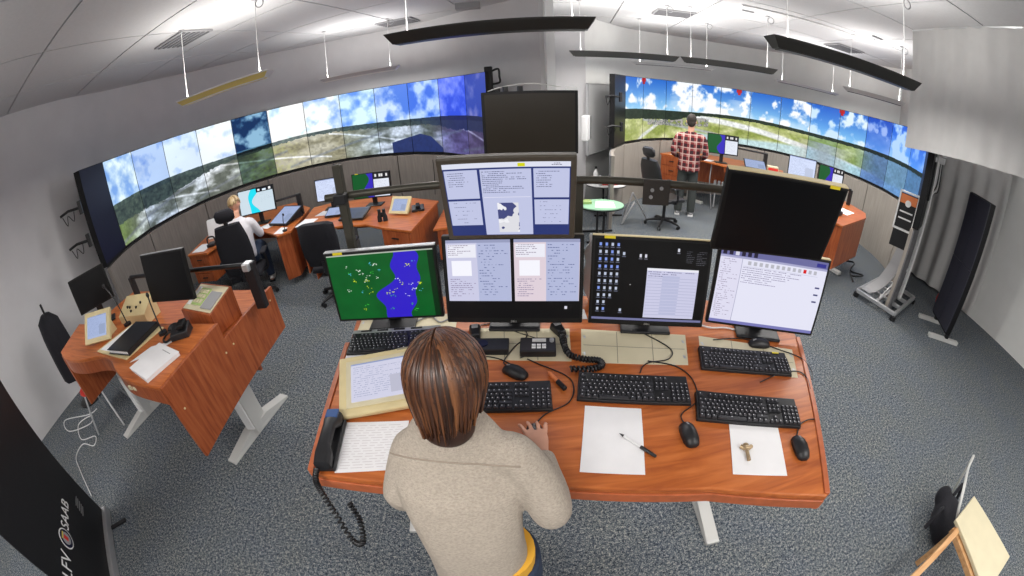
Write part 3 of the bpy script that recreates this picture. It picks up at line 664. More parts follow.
RZ = 1.78     # rail height
monitor('radar_monitor', 'monitor with green map and violet river, far left of the lower monitor row', -.60, 1.555, 1.19, .02, .545, .365, 3, P['radar'], sticker=-.36, arm='stand', base=DZ + .0015, top_strip='alu')
monitor('desktop_monitor', 'monitor showing two pale windows side by side, above the left cream panel', .002, 1.51, 1.185, -.095, .63, .40, 11, P['two'], sticker=-.36, logo='DELL', arm='stand', base=DZ + .0015, chin=.012, top_strip=True)
monitor('desktop_monitor', 'monitor with black desktop, columns of tiny icons and one table window', .612, 1.424, 1.185, -.19, .550, .40, 11, P['desk'], sticker=-.36, logo='DELL', arm='stand', base=DZ + .0015, chin=.012, top_strip='beige')
monitor('desktop_monitor', 'lower-row monitor at the right end with white mail-like window', 1.182, 1.292, 1.185, -.36, .585, .39, 8, P['mail'], sticker=-.36, arm='stand', base=DZ + .0015, top_strip='beige')
monitor('desktop_monitor', 'upper centre monitor with bronze frame showing a blue weather page', .005, 1.46, 1.61, -.10, .505, .36, -14, P['wx'], bez='olive', rim=.022, arm='beam')
monitor('desktop_monitor', 'upper monitor with switched-off black screen, right of the bronze one', 1.045, 1.225, 1.61, -.27, .525, .355, -14, M['darkscreen'], sticker=.37, arm='beam', top_strip='beige')
# the rail that carries the upper monitors
rail = thing('monitor_rail', 'olive tubular rail on a post behind the lower monitors', 'rail', (-.76, 1.66, 0))
rp = [(-.87, 1.72, RZ), (-.31, 1.75, RZ), (.34, 1.72, RZ), (.66, 1.66, RZ), (1.05, 1.56, RZ), (1.35, 1.45, RZ)]
B().tube([(x + .76, y - 1.66, z) for x, y, z in spline(rp, 5)], .019, 12).obj('tube', M['rail'], rail, smooth=50)
for (x, y) in ((-.77, 1.70), (.33, 1.76), (1.30, 1.50)):
    zt = 1.94 if x < -.5 else RZ
    B().box((x + .76, y - 1.66, (DZ + .002 + zt) / 2), (.042, .042, zt - DZ - .002)).obj('post', M['rail'], rail, .006)
    B().box((x + .76, y - 1.66, DZ + .0065), (.055, .055, .010)).obj('base_plate', M['black'], rail)
B().box((-.77 + .76, 1.675 - 1.66, RZ), (.06, .05, .05)).obj('clamp', M['black'], rail, .006)
pl = B().box((.655 + .76, 1.605 - 1.66, 1.752), (.122, .012, .118), -.15).obj('mounting_plate', mat('brown_plate', (.03, .024, .02), .5), rail, .003)
for (dx, dz) in ((-.028, -.02), (-.024, .012), (.02, .02)): B().tube([(.655 + .76 + dx, 1.598 - 1.66, 1.752 + dz), (.655 + .76 + dx, 1.594 - 1.66, 1.752 + dz)], .009, 10).obj('screw_head', M['grey'], pl)

# ------------------------------------------------------------------ keyboards and mice
def keyboard(label, x, y, yaw, kind='a', z=None):
    t = thing('keyboard', label, 'keyboard', (x, y, (z or DZ + .0015)), yaw, 'computer keyboards')
    W, Dp = .445, .150
    B().hexa([(-W / 2, -Dp / 2, 0), (W / 2, -Dp / 2, 0), (W / 2, Dp / 2, 0), (-W / 2, Dp / 2, 0)], [(-W / 2 + .003, -Dp / 2 + .003, .014), (W / 2 - .003, -Dp / 2 + .003, .014), (W / 2 - .003, Dp / 2 - .003, .024), (-W / 2 + .003, Dp / 2 - .003, .024)]).obj('case', M['black'], t, .003)
    if 'keys' not in _kb: _kb['keys'], _kb['print'] = keymeshes()
    for nm in ('keys', 'print'):
        o = bpy.data.objects.new('keys' if nm == 'keys' else 'key_legends', _kb[nm]); COL.objects.link(o); o.parent = t; stuff(o)
    if kind == 's':
        B().box((0, Dp / 2 + .008, .014), (W, .030, .022)).obj('silver_strip', M['alu'], t, .004)
        for k in range(4): B().box((-.15 + k * .085, Dp / 2 + .008, .027), (.055, .010, .005)).obj('media_button', M['black'], t, .001)
    return t
_kb = {}
def keymeshes():
    k_, m_ = B(), B(); p = .0191
    def key(cx, cy, w1=1, h1=1):
        z0 = .0145 + (cy + .075) * .066; a, c = w1 * p / 2 - .0012, h1 * p / 2 - .0012; q = .0022
        k_.hexa([(cx - a, cy - c, z0), (cx + a, cy - c, z0), (cx + a, cy + c, z0), (cx - a, cy + c, z0)], [(cx - a + q, cy - c + q, z0 + .0075), (cx + a - q, cy - c + q, z0 + .0075), (cx + a - q, cy + c - q, z0 + .0075), (cx - a + q, cy + c - q, z0 + .0075)])
        m_.add([(cx - .0045, cy + .001, z0 + .0078), (cx - .0005, cy + .001, z0 + .0078), (cx - .0005, cy + .0055, z0 + .0078), (cx - .0045, cy + .0055, z0 + .0078)], [(0, 1, 2, 3)])
    x0 = -.212; y0 = -.058
    rows = [([1.25] * 3 + [6.25] + [1.25] * 4, 0), ([1.25] + [1] * 11 + [2.75], 1), ([1.75] + [1] * 12 + [1.25], 2), ([1.5] + [1] * 12 + [1.5], 3), ([1] * 13 + [2], 4)]
    for ws, r in rows:
        x = x0
        for w1 in ws: key(x + w1 * p / 2, y0 + r * p, w1); x += w1 * p
    for k in range(13):
        if k != 1: key(x0 + p * (.5 + k * 1.08 + (.3 if k > 4 else 0) + (.25 if k > 8 else 0)), y0 + 5.5 * p)
    x1 = x0 + 15.3 * p
    for c in range(3):
        key(x1 + (c + .5) * p, y0); key(x1 + (c + .5) * p, y0 + 3 * p); key(x1 + (c + .5) * p, y0 + 4 * p); key(x1 + (c + .5) * p, y0 + 5.5 * p)
    key(x1 + 1.5 * p, y0 + p); x2 = x1 + 3.3 * p
    for c in range(4):
        for r in range(5):
            if x2 + (c + 1) * p < .222: key(x2 + (c + .5) * p, y0 + r * p)
    return k_.mesh('keys', M['key']), m_.mesh('key_legends', M['keymark'])
keyboard('black keyboard with silver top strip under the green radar monitor', -.565, 1.435, .06, 's')
keyboard('black keyboard half hidden behind the head of woman in beige cardigan', -.092, 1.062, -.03)
keyboard('black keyboard directly above the blank white sheet', .452, 1.052, -.205)
k = keyboard('black keyboard with a yellow label lying over the cream panel', 1.012, 1.132, -.30)
B().box((.165, .062, .0265), (.035, .008, .001)).obj('label_sticker', M['yellow'], k)
keyboard('black keyboard partly covering the sheet with the brass opener', .878, .855, -.33)
def mouse(label, x, y, yaw, s=1, z=None):
    t = thing('mouse', label, 'mouse', (x, y, (z or DZ + .0015)), yaw, 'computer mice')
    rs = []
    for i, (yy, hw, hh) in enumerate(((-.057, .012, .010), (-.050, .024, .020), (-.030, .031, .031), (0, .032, .037), (.025, .030, .033), (.045, .026, .022), (.056, .014, .010))):
        rs.append([(hw * cos(q) * s, yy * s, (max(0, sin(q)) * hh + (0.0 if sin(q) <= 0 else .002)) * s) for q in np.linspace(0, 2 * PI, 16, endpoint=False)])
    B().rings(rs).obj('shell', M['black'], t, smooth=60)
    B().tube([(0, .024 * s, .033 * s), (0, .040 * s, .026 * s)], .0035 * s, 8).obj('scroll_wheel', M['grey'], t)
    return t
mouse('black mouse at the lower edge of the left cream panel', -.004, 1.205, .9)
mouse('black mouse above the keyboard with yellow label', 1.16, 1.245, 1.35)
mouse('black mouse between the blank sheet and the keyboards', .592, .797, -.02)
mouse('black mouse at the right end edge of the desk, blue glint', 1.005, .628, -.2)
mouse('black mouse under the hand of woman in beige cardigan', .055, .865, .05)
def cable(label, pts, r=.0028, m_='black', z=DZ, name='cable'):
    o = B().tube(spline([(p[0], p[1], (p[2] + .001 if len(p) > 2 else z + r + .0016)) for p in pts], 6), r, 6).obj(name, M[m_], None, smooth=60)
    return tag(o, label, 'cable')
cable('thin black mouse cord looping past the felt pen to the radio box', [(.06, .92, DZ + .006), (.10, .97), (.19, 1.02), (.22, 1.10), (.20, 1.17), (.10, 1.25), (.05, 1.29)])
cable('thin black cord from the mouse below the left cream panel', [(-.02, 1.26), (-.07, 1.30), (-.14, 1.32), (-.20, 1.30)])
cable('thin black cord crossing the middle cream panel and looping to the keyboards', [(.50, 1.53), (.60, 1.42), (.69, 1.29), (.66, 1.22), (.57, 1.21), (.53, 1.19), (.505, 1.15)])
cable('black cord falling from the middle keyboards to the mouse beside the blank sheet', [(.56, 1.22), (.67, 1.17), (.715, 1.08), (.69, .96), (.60, .90), (.595, .85)])
cable('thin black cord from behind the white mail monitor to the desk end', [(.93, 1.32), (1.10, 1.30), (1.26, 1.18), (1.34, 1.10), (1.34, 1.01), (1.30, .95)])
cable('thin black cord from front keyboard round the desk end', [(1.02, 1.00), (1.16, 1.03), (1.26, 1.02), (1.28, .97), (1.25, .90)])
cable('short black cord of the mouse at the desk end', [(1.02, .68), (1.07, .73), (1.12, .745), (1.16, .74)])
cable('black cord from the first hand microphone down across the cream panel', [(-.16, 1.56), (-.02, 1.58), (.06, 1.47), (.0, 1.38), (-.05, 1.27), (.02, 1.24)])
cable('tangle of thin black cords behind the left microphone', [(-.12, 1.60), (.0, 1.50), (.14, 1.40), (.10, 1.34), (.02, 1.30)], .002)
cable('white cable lying behind the right-hand monitors', [(.72, 1.46), (.84, 1.50), (.95, 1.42), (1.05, 1.40), (1.18, 1.33), (1.26, 1.34)], .004, 'white')
cable('grey cable clutter behind the radar monitor', [(-.50, 1.60), (-.42, 1.66), (-.36, 1.60), (-.28, 1.66), (-.22, 1.62)], .004, 'grey')
# keyboard-side papers
def sheet(name, label, pts, z, m_='paper', cat='paper', th=.0012, group=None):
    o = B().prism(pts, z, z + th).obj(name, M[m_], None); return tag(o, label, cat, group)
sheet('paper_sheet', 'blank white sheet in front of the middle keyboard, with a pen on it', [(.248, .999), (.455, .955), (.392, .664), (.185, .706)], DZ + .0012)
sheet('paper_sheet', 'white sheet under the front keyboard, holding the brass opener', [(.775, .830), (.975, .770), (.890, .535), (.690, .600)], DZ + .0012)
sheet('paper_sheet', 'white strip of paper below the silver-topped keyboard', [(-.79, 1.395), (-.44, 1.42), (-.44, 1.355), (-.78, 1.325)], DZ + .0012)
sheet('paper_sheet', 'white sheets behind the centre monitor feet', [(-.30, 1.72), (.36, 1.66), (.36, 1.57), (-.30, 1.62)], DZ + .0012)
ps = tag(B().prism([(-.655, .935), (-.40, .955), (-.395, .735), (-.625, .70)], DZ + .0012, DZ + .0035).obj('printed_list', M['paper'], None), 'printed list page beside the handset, partly under the cream tablet', 'paper')
rl = np.random.RandomState(3); b = B()
for k in range(17):
    u = .08 + k * .053; a0_ = Vector((-.655, .935)).lerp(Vector((-.625, .70)), u); a1_ = Vector((-.40, .955)).lerp(Vector((-.395, .735)), u)
    x = .06
    while x < .9:
        L = .05 + rl.rand() * .14; p = a0_.lerp(a1_, x); q = a0_.lerp(a1_, min(.93, x + L)); v = Vector((0, .0022))
        b.add([(p.x, p.y - .0012, DZ + .0038), (q.x, q.y - .0012, DZ + .0038), (q.x, q.y + .0012, DZ + .0038), (p.x, p.y + .0012, DZ + .0038)], [(0, 1, 2, 3)]); x += L + .04
stuff(b.obj('printed_lines', mat('faint_print', (.62, .58, .60), .9), ps))
# cream tablet on a wedge
t = thing('touch_panel', 'cream-framed tilted touch panel with pale lilac screen beside the printed list', 'panel', (-.535, 1.135, DZ + .0045), .27)
T = Matrix.Translation((0, 0, .026)) @ Matrix.Rotation(rad(9), 4, 'X')
b = B(); b.M = T; b.box((0, 0, .012), (.37, .31, .024)); b.obj('frame', M['beige'], t, .006)
b = B(); b.M = T; b.box((.0, .0, .026), (.305, .245, .006)); b.obj('inner_frame', M['cream'], t, .003)
uvquad('screen', [T @ Vector(p) for p in ((-.130, -.100, .0305), (.130, -.100, .0305), (.130, .100, .0305), (-.130, .100, .0305))], P['strip'], t)
b = B(); b.hexa([(-.17, .02, 0), (.17, .02, 0), (.17, .14, 0), (-.17, .14, 0)], [(-.17, .02, .012), (.17, .02, .012), (.17, .14, .03), (-.17, .14, .03)]); b.obj('wedge', M['black'], t)
b = B(); b.M = T; b.box((.10, .148, .025), (.05, .008, .003)); b.obj('name_strip', M['line'], t)
# pens
def pen(name, label, a, c, r, m1, m2, m3=None):
    t = thing(name, label, 'pen', (a[0], a[1], DZ + r + .0027), math.atan2(c[1] - a[1], c[0] - a[0])); L = math.hypot(c[0] - a[0], c[1] - a[1])
    B().tube([(0, 0, 0), (.004, 0, 0), (L * .12, 0, 0)], [r * .2, r * .35, r], 10).obj('tip', M[m3 or m1], t, smooth=40)
    B().tube([(L * .12, 0, 0), (L * .58, 0, 0)], r, 10).obj('barrel', M[m1], t, smooth=40)
    B().tube([(L * .58, 0, 0), (L * .98, 0, 0), (L, 0, 0)], [r * 1.15, r * 1.15, r * .7], 10).obj('cap', M[m2], t, smooth=40)
    B().box((L * .75, 0, r * 1.3), (L * .3, r * .7, r * .5)).obj('clip', M['black'], t)
pen('ballpoint_pen', 'black and clear ballpoint pen lying on the blank sheet', (.345, .845), (.445, .725), .0052, 'white', 'black', 'black')
pen('felt_pen', 'orange-tipped black felt pen beside the radio box', (.128, 1.195), (.185, 1.085), .009, 'orange', 'black')
# brass opener
t = thing('bottle_opener', 'small brass key-like opener on the sheet under the front keyboard', 'opener', (.780, .675, DZ + .0026), -.25)
B().tube([(0, -.040, .006), (0, .012, .006)], [.0075, .006], 10).obj('handle', M['brass'], t, smooth=40)
B().tube([(-.022, .022, .006), (-.010, .013, .007), (.010, .013, .007), (.022, .022, .006)], [.008, .009, .009, .008], 8).obj('cross_bar', M['brass'], t, smooth=50)
B().ell((0, .026, .008), (.012, .010, .007), 12, 6).obj('knob', M['brass'], t, smooth=60)
# radio boxes and hand microphones
t = thing('radio_box', 'flat black box with round dial left of the keypad box', 'radio', (-.108, 1.372, DZ + .0015), -.06)
B().box((0, 0, .016), (.165, .085, .032)).obj('case', M['black'], t, .004); B().cyl((-.03, 0, .032), .022, .004, 20).obj('dial', M['bluescreen'], t)
t = thing('radio_box', 'black keypad box with small display and pale buttons on the cream panel', 'radio', (.100, 1.350, DZ + .0015), -.08)
B().box((0, 0, .017), (.155, .100, .034)).obj('case', M['black'], t, .005); B().box((.005, .026, .035), (.06, .022, .003)).obj('display', M['lgrey'], t)
for i in range(3):
    for j in range(2): B().box((-.018 + i * .022, -.008 - j * .018, .036), (.017, .011, .004)).obj('button', M['white'], t, .001)
B().cyl((.060, .02, .034), .010, .012, 14).obj('knob', M['grey'], t)
def hand_mic(label, x, y, yaw):
    t = thing('hand_microphone', label, 'microphone', (x, y, DZ + .0015), yaw)
    B().hexa([(-.022, -.045, 0), (.022, -.045, 0), (.030, .040, 0), (-.030, .040, 0)], [(-.018, -.040, .030), (.018, -.040, .030), (.025, .034, .036), (-.025, .034, .036)]).obj('body', M['black'], t, .006)
    for k in range(4): B().box((0, .006 + k * .008, .0365), (.030, .003, .003)).obj('grille_bar', M['grey'], t)
    B().tube(spline([(0, -.045, .015), (0, -.075, .012), (-.01, -.10, .004)], 4), .004, 6).obj('cord', M['black'], t)
hand_mic('black hand microphone standing behind the flat dial box', -.18, 1.49, .1)
hand_mic('black hand microphone with thick curled cord on the cream panel', .205, 1.48, .35)
def coil(label, path, r=.011, wire=.0042, turns=26):
    P_ = spline(path, 10); n = len(P_); pts = []; tot = turns * 10
    for k in range(tot + 1):
        s = k / tot * (n - 1); i = min(int(s), n - 2); p = P_[i].lerp(P_[i + 1], s - i); tt = (P_[i + 1] - P_[i]).normalized()
        a = tt.cross(Vector((0, 0, 1))); a = a.normalized() if a.length > 1e-3 else Vector((1, 0, 0)); bb = tt.cross(a); q = 2 * PI * k / 10
        pts.append(p + a * r * cos(q) + bb * r * sin(q))
    b = B(); b.tube(pts, wire, 5); return tag(b.obj('coiled_cord', M['black'], None, smooth=60), label, 'cord')
coil('thick black coiled cord curling from the second microphone over the cream panel', [(.215, 1.44, DZ + .02), (.215, 1.36, DZ + .018), (.232, 1.285, DZ + .018), (.29, 1.25, DZ + .018), (.345, 1.235, DZ + .018), (.350, 1.20, DZ + .018), (.30, 1.185, DZ + .018), (.22, 1.195, DZ + .018)], .010, .0055, 34)
# telephone handset hanging at the desk corner with its coiled cord
t = thing('telephone_handset', 'black telephone handset with blue top at the front corner of the desk', 'telephone', (-.668, .815, DZ + .0042), .10)
B().box((0, 0, .010), (.075, .235, .020)).obj('cradle', M['black'], t, .006)
b = B(); rs = []
for yy, zz, hw, hh in ((-.125, .030, .020, .010), (-.118, .036, .031, .026), (-.075, .044, .032, .028), (-.045, .062, .023, .017), (.045, .062, .023, .017), (.075, .046, .032, .028), (.118, .038, .031, .026), (.125, .032, .020, .010)):
    rs.append([(hw * (abs(cos(q)) ** .6) * (1 if cos(q) >= 0 else -1), yy, zz + hh * (abs(sin(q)) ** .6) * (1 if sin(q) >= 0 else -1)) for q in np.linspace(0, 2 * PI, 16, endpoint=False)])
b.rings(rs).obj('handset', M['black'], t, smooth=50)
B().box((0, .100, .068), (.050, .045, .010)).obj('blue_cover', mat('blue_plastic', (.02, .07, .22), .35), t, .004)
coil('black coiled telephone cord hanging below the front corner of desk', [(-.680, .690, DZ + .032), (-.68, .655, DZ + .015), (-.675, .640, DZ - .03), (-.64, .60, DZ - .10), (-.585, .535, DZ - .18), (-.545, .53, DZ - .18), (-.55, .59, DZ - .13), (-.585, .635, DZ - .085)], .0085, .004, 44)

# ================================================================== FRONT LEFT CONSOLE
def L2(poly, o): return [(p[0] - o[0], p[1] - o[1]) for p in poly]
def extr(b, yz, x0, x1):
    n = len(yz); vs = [(x0, y, z) for y, z in yz] + [(x1, y, z) for y, z in yz]
    return b.add(vs, [tuple(range(n)), tuple(range(n, 2 * n))[::-1]] + [(i, n + i, n + (i + 1) % n, (i + 1) % n) for i in range(n)])
O = (-2.8, 1.7); LZ = 1.10
lc = thing('operator_console', 'cherry-wood console with curved front, big end panel and white T-feet, nearest the sprawling white cord', 'desk', (O[0], O[1], 0))
fc = [(p.x, p.y) for p in spline([(-3.72, 1.26, 0), (-3.45, 1.185, 0), (-3.20, 1.20, 0), (-2.95, 1.27, 0), (-2.75, 1.26, 0), (-2.52, 1.15, 0), (-2.30, 1.085, 0), (-1.91, 1.06, 0)], 4)]
B().prism(L2(fc + [(-1.91, 1.69), (-3.98, 1.69)], O), LZ - .028, LZ).obj('tabletop', M['wood'], lc, .005)
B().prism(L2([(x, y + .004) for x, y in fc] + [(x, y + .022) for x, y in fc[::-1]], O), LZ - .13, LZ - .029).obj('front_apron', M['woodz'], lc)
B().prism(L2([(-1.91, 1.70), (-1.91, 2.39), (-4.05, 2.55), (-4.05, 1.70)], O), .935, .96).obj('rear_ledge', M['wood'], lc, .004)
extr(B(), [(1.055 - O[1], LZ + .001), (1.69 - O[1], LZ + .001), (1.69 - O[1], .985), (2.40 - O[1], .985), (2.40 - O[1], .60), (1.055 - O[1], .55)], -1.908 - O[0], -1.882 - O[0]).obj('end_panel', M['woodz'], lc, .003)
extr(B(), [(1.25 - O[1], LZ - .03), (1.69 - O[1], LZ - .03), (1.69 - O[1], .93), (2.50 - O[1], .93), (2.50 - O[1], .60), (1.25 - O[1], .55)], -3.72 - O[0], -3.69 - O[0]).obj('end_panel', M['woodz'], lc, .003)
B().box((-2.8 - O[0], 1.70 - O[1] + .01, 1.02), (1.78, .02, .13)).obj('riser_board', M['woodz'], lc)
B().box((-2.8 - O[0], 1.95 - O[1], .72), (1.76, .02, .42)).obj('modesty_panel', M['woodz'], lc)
for px, py in ((-1.879, 1.12), (-1.879, 1.65), (-1.879, 1.75), (-1.879, 2.32)):
    B().tube([(px - O[0] - .004, py - O[1], .90), (px - O[0] + .002, py - O[1], .90)], .007, 8).obj('screw_cover', M['beige'], lc)
b = B()
for k in range(6): b.box((-2.32 + k * .055 - O[0], 1.088 - O[1], LZ - .065), (.035, .012, .028))
stuff(b.obj('socket_row', M['cream'], lc))
for (x, y) in ((-2.13, 1.80), (-3.70 + .02, 1.78)):
    lg = B().box((x - O[0], y - O[1], .48), (.10, .20, .90), .12).obj('leg', M['lgrey'], lc, .008)
    B().box((x - O[0], y - O[1], .30), (.075, .23, .42), .12).obj('leg_sleeve', M['white'], lg, .006)
    b = B(); b.hexa([(-.05, -.42, 0), (.05, -.42, 0), (.05, .40, 0), (-.05, .40, 0)], [(-.047, -.42, .022), (.047, -.42, .022), (.047, .40, .022), (-.047, .40, .022)])
    b.hexa([(-.047, -.40, .022), (.047, -.40, .022), (.047, .38, .022), (-.047, .38, .022)], [(-.045, -.12, .09), (.045, -.12, .09), (.045, .12, .09), (-.045, .12, .09)])
    o = b.obj('foot', M['lgrey'], lg, .004); o.location = (x - O[0], y - O[1], 0); o.rotation_euler = (0, 0, -.20)
Zt = LZ + .001
# control unit box on the ledge
cu = thing('control_unit', 'wooden box with sloping front carrying green and grey radio controls', 'box', (-2.1, 1.935, .9615))
F1, F2, B2, B1 = (-2.38, 1.80), (-1.98, 1.71), (-1.94, 1.98), (-2.34, 2.07)
def q3(p, z): return (p[0] + 2.1, p[1] - 1.9, z - .961)
B().hexa([q3(F1, .961), q3(F2, .961), q3(B2, .961), q3(B1, .961)], [q3(F1, 1.13), q3(F2, 1.13), q3(B2, 1.20), q3(B1, 1.20)]).obj('body', M['woodz'], cu, .003)
def qq(u, v, up=.0): # point on the sloping top
    a = Vector(q3(F1, 1.13)).lerp(Vector(q3(F2, 1.13)), u); c = Vector(q3(B1, 1.20)).lerp(Vector(q3(B2, 1.20)), u); r = a.lerp(c, v); r.z += up; return r
def plate(nm, u0, v0, u1, v1, z0, z1, m_): return B().hexa([qq(u0, v0, z0), qq(u1, v0, z0), qq(u1, v1, z0), qq(u0, v1, z0)], [qq(u0, v0, z1), qq(u1, v0, z1), qq(u1, v1, z1), qq(u0, v1, z1)]).obj(nm, m_, cu)
plate('face_plate', .04, .06, .96, .94, .0, .004, M['cream']); plate('grey_screen', .58, .14, .92, .72, .004, .010, M['grey']); plate('green_keypad', .22, .22, .54, .80, .004, .009, M['lgreen'])
for i in range(3):
    for j in range(3): plate('key', .25 + i * .095, .28 + j * .17, .32 + i * .095, .40 + j * .17, .009, .013, M['cream'])
plate('label_strip', .08, .2, .18, .85, .004, .007, M['white'])
# monitors of this console, its bar and post
bar = thing('monitor_rail', 'black horizontal monitor bar with post on the wooden control console ledge', 'rail', (-1.80, 2.12, .961))
B().tube([(-1.55, .02, .34), (.02, 0, .34)], .018, 10).obj('tube', M['black'], bar, smooth=50)
B().box((0, 0, .18), (.085, .06, .36), .1).obj('post', M['black'], bar, .008)
B().box((0, -.02, .34), (.06, .08, .06)).obj('clamp', M['alu'], bar, .01)
B().box((-1.55, .02, .17), (.05, .05, .34)).obj('post', M['black'], bar, .006)
monitor('flat_monitor', 'switched-off black monitor with pale sticker standing on the curved-front console', -2.45, 1.84, 1.20, .02, .52, .37, 8, M['darkscreen'], arm=None, sticker=None, top_strip='grey')
st = B().box((0, .09, 0), (.06, .08, .24)).obj('display_support', M['black'], None); st.location = (-2.45, 1.92, 1.30); tag(st, 'black arm joining the switched-off monitor to its bar', 'arm')
monitor('flat_monitor', 'black monitor turned sideways at the far left end of the curved-front console', -3.80, 1.90, 1.16, .95, .42, .34, 6, M['darkscreen'], arm='stand', base=.962)
kb2 = B().box((0, 0, .009), (.30, .11, .018)).obj('white_keyboard', M['white'], None, .003); kb2.location = (-2.58, 1.775, .962); tag(kb2, 'small white keyboard under the switched-off monitor', 'keyboard')
kb2.location = (-2.66, 1.80, .9615)
# cream tilted touch panel
def tilt_panel(name, label, x, y, z, yaw, w_, h_, tl, pic, m_='beige', group=None, inner=.16):
    t = thing(name, label, 'panel', (x, y, z), yaw, group); T = Matrix.Translation((0, -h_ / 2 * cos(rad(tl)), .004)) @ Matrix.Rotation(rad(tl), 4, 'X')
    b = B(); b.M = T; b.box((0, h_ / 2, .016), (w_, h_, .028)); b.obj('frame', M[m_], t, .006)
    a = inner * h_; uvquad('screen', [T @ Vector(p) for p in ((-w_ / 2 + a, a, .0315), (w_ / 2 - a, a, .0315), (w_ / 2 - a, h_ - a, .0315), (-w_ / 2 + a, h_ - a, .0315))], pic, t)
    if tl > 12:
        hh = h_ * sin(rad(tl)); dd = h_ * cos(rad(tl)) / 2
        B().hexa([(-w_ * .3, dd * -.1, 0), (w_ * .3, dd * -.1, 0), (w_ * .3, dd * 1.2, 0), (-w_ * .3, dd * 1.2, 0)], [(-w_ * .25, dd * .82, hh * .88), (w_ * .25, dd * .82, hh * .88), (w_ * .25, dd * 1.0, hh * .90), (-w_ * .25, dd * 1.0, hh * .90)]).obj('support', M[m_], t)
    return t
tilt_panel('touch_panel', 'steeply tilted cream touch panel at the end of the curved-front console', -3.16, 1.50, Zt, .32, .33, .25, 48, P['white2'], group='cream touch panels')
t = thing('switch_panel', 'sloping cream panel with black knobs behind the tilted touch panel', 'panel', (-3.22, 1.98, .961), .10)
B().hexa([(-.20, -.10, 0), (.20, -.10, 0), (.20, .10, 0), (-.20, .10, 0)], [(-.20, -.10, .10), (.20, -.10, .10), (.20, .10, .20), (-.20, .10, .20)]).obj('body', M['beige'], t, .004)
for dx, dy in ((-.10, -.02), (-.06, -.025), (.04, -.03), (.08, .01), (-.02, -.06)): B().cyl((dx, dy, (.10 + (dy + .1) * .5) - .008), .011, .022, 10).obj('knob', M['black'], t)
# binder on its cream board, papers
bo = tag(B().prism([(-3.02, 1.31), (-2.50, 1.26), (-2.42, 1.64), (-2.90, 1.68)], Zt, Zt + .012).obj('writing_board', M['beige'], None, .003), 'cream board under black binder on the curved-front console', 'board')
sheet('paper_sheet', 'white sheet strip lying on cream board beside black binder', [(-2.98, 1.33), (-2.80, 1.32), (-2.79, 1.64), (-2.88, 1.66)], Zt + .0125)
bd = thing('ring_binder', 'black ring binder lying on the cream board', 'binder', (-2.63, 1.47, Zt + .0138), .0)
for z_, nm in ((.001, 'cover'), (.033, 'cover')): B().box((0, 0, z_ + .002), (.30, .36, .004)).obj(nm, M['black'], bd, .001)
B().box((.148, 0, .019), (.005, .36, .036)).obj('spine', M['black'], bd); B().box((-.005, 0, .0185), (.27, .335, .028)).obj('page_block', M['paper'], bd)
sheet('paper_sheet', 'white sheet peeping out left of the thick paper pad', [(-2.44, 1.24), (-2.25, 1.36), (-2.16, 1.50), (-2.36, 1.42)], Zt + .0002)
t = thing('paper_pad', 'thick white paper pad on the right corner of the curved-front console', 'paper', (-2.15, 1.26, Zt + .0016), -.30)
B().box((0, 0, .011), (.30, .28, .022)).obj('page_block', M['paper'], t); B().box((0, 0, .0232), (.302, .282, .002), .03).obj('top_sheet', M['paper'], t)
B().box((.03, .10, .0246), (.12, .006, .0006)).obj('print_line', M['grey'], t)
# desk telephone, mouse, gooseneck microphone
t = thing('desk_telephone', 'small black desk telephone box with looped cord near the wooden control unit', 'telephone', (-2.13, 1.56, Zt), .45)
B().hexa([(-.075, -.06, 0), (.075, -.06, 0), (.075, .06, 0), (-.075, .06, 0)], [(-.07, -.055, .045), (.07, -.055, .045), (.07, .055, .07), (-.07, .055, .07)]).obj('body', M['black'], t, .006)
B().box((.02, .01, .075), (.06, .10, .03)).obj('receiver', M['satin'], t, .008)
B().tube(spline([(-.07, .03, .03), (-.13, .05, .02), (-.16, 0, .01), (-.12, -.05, .01), (-.07, -.03, .02)], 5), .008, 6).obj('cord', M['black'], t)
mouse('black mouse beside the small desk telephone', -2.28, 1.635, 2.0, 1.1, z=Zt)
def gooseneck(label, x, y, z, dx, dy, h):
    t = thing('gooseneck_microphone', label, 'microphone', (x, y, z)); B().cyl((0, 0, 0), .035, .018, 16).obj('base', M['black'], t)
    B().tube(spline([(0, 0, .015), (dx * .1, dy * .1, h * .45), (dx * .5, dy * .5, h * .8), (dx, dy, h)], 5), .0055, 6).obj('neck', M['black'], t, smooth=60)
    B().ell((dx, dy, h), (.014, .014, .020), 10, 6).obj('head', M['black'], t, smooth=60)
gooseneck('black gooseneck microphone between binder and mouse', -2.36, 1.57, Zt, -.13, .10, .25)
gooseneck('black gooseneck microphone behind the tilted cream touch panel', -2.98, 1.68, Zt, -.16, .02, .34)
# red chair back and black bag beyond the console
t = thing('red_chair', 'red shell chair beyond the far end of curved-front console', 'chair', (-4.35, 1.75, 0), .6)
b = B(); b.rings([[(.21 * cos(q), .015 * (1 if s_ else 0) + .06 * cos(q) ** 2, .62 + .22 * sin(q) * .9 + .06) for q in np.linspace(0, 2 * PI, 18, endpoint=False)] for s_ in (0, 1)]).obj('backrest', M['red'], t, .004, smooth=60)
B().prism([(.20 * cos(q), -.20 + .20 * sin(q)) for q in np.linspace(0, 2 * PI, 18, endpoint=False)], .44, .46).obj('seat', M['red'], t, .008)
for sx in (-1, 1):
    B().tube([(sx * .12, -.1, .44), (sx * .20, .05, 0)], .011, 6).obj('leg', M['alu'], t); B().tube([(sx * .12, -.3, .44), (sx * .20, -.42, 0)], .011, 6).obj('leg', M['alu'], t)
    B().tube([(sx * .14, -.08, .45), (sx * .14, .04, .66)], .010, 6).obj('back_strut', M['alu'], t)
t = thing('black_jacket', 'black coat hung on a stand at the wall beyond the red chair', 'coat', (-5.05, 1.75, 0), .3)
b = B(); rs = []
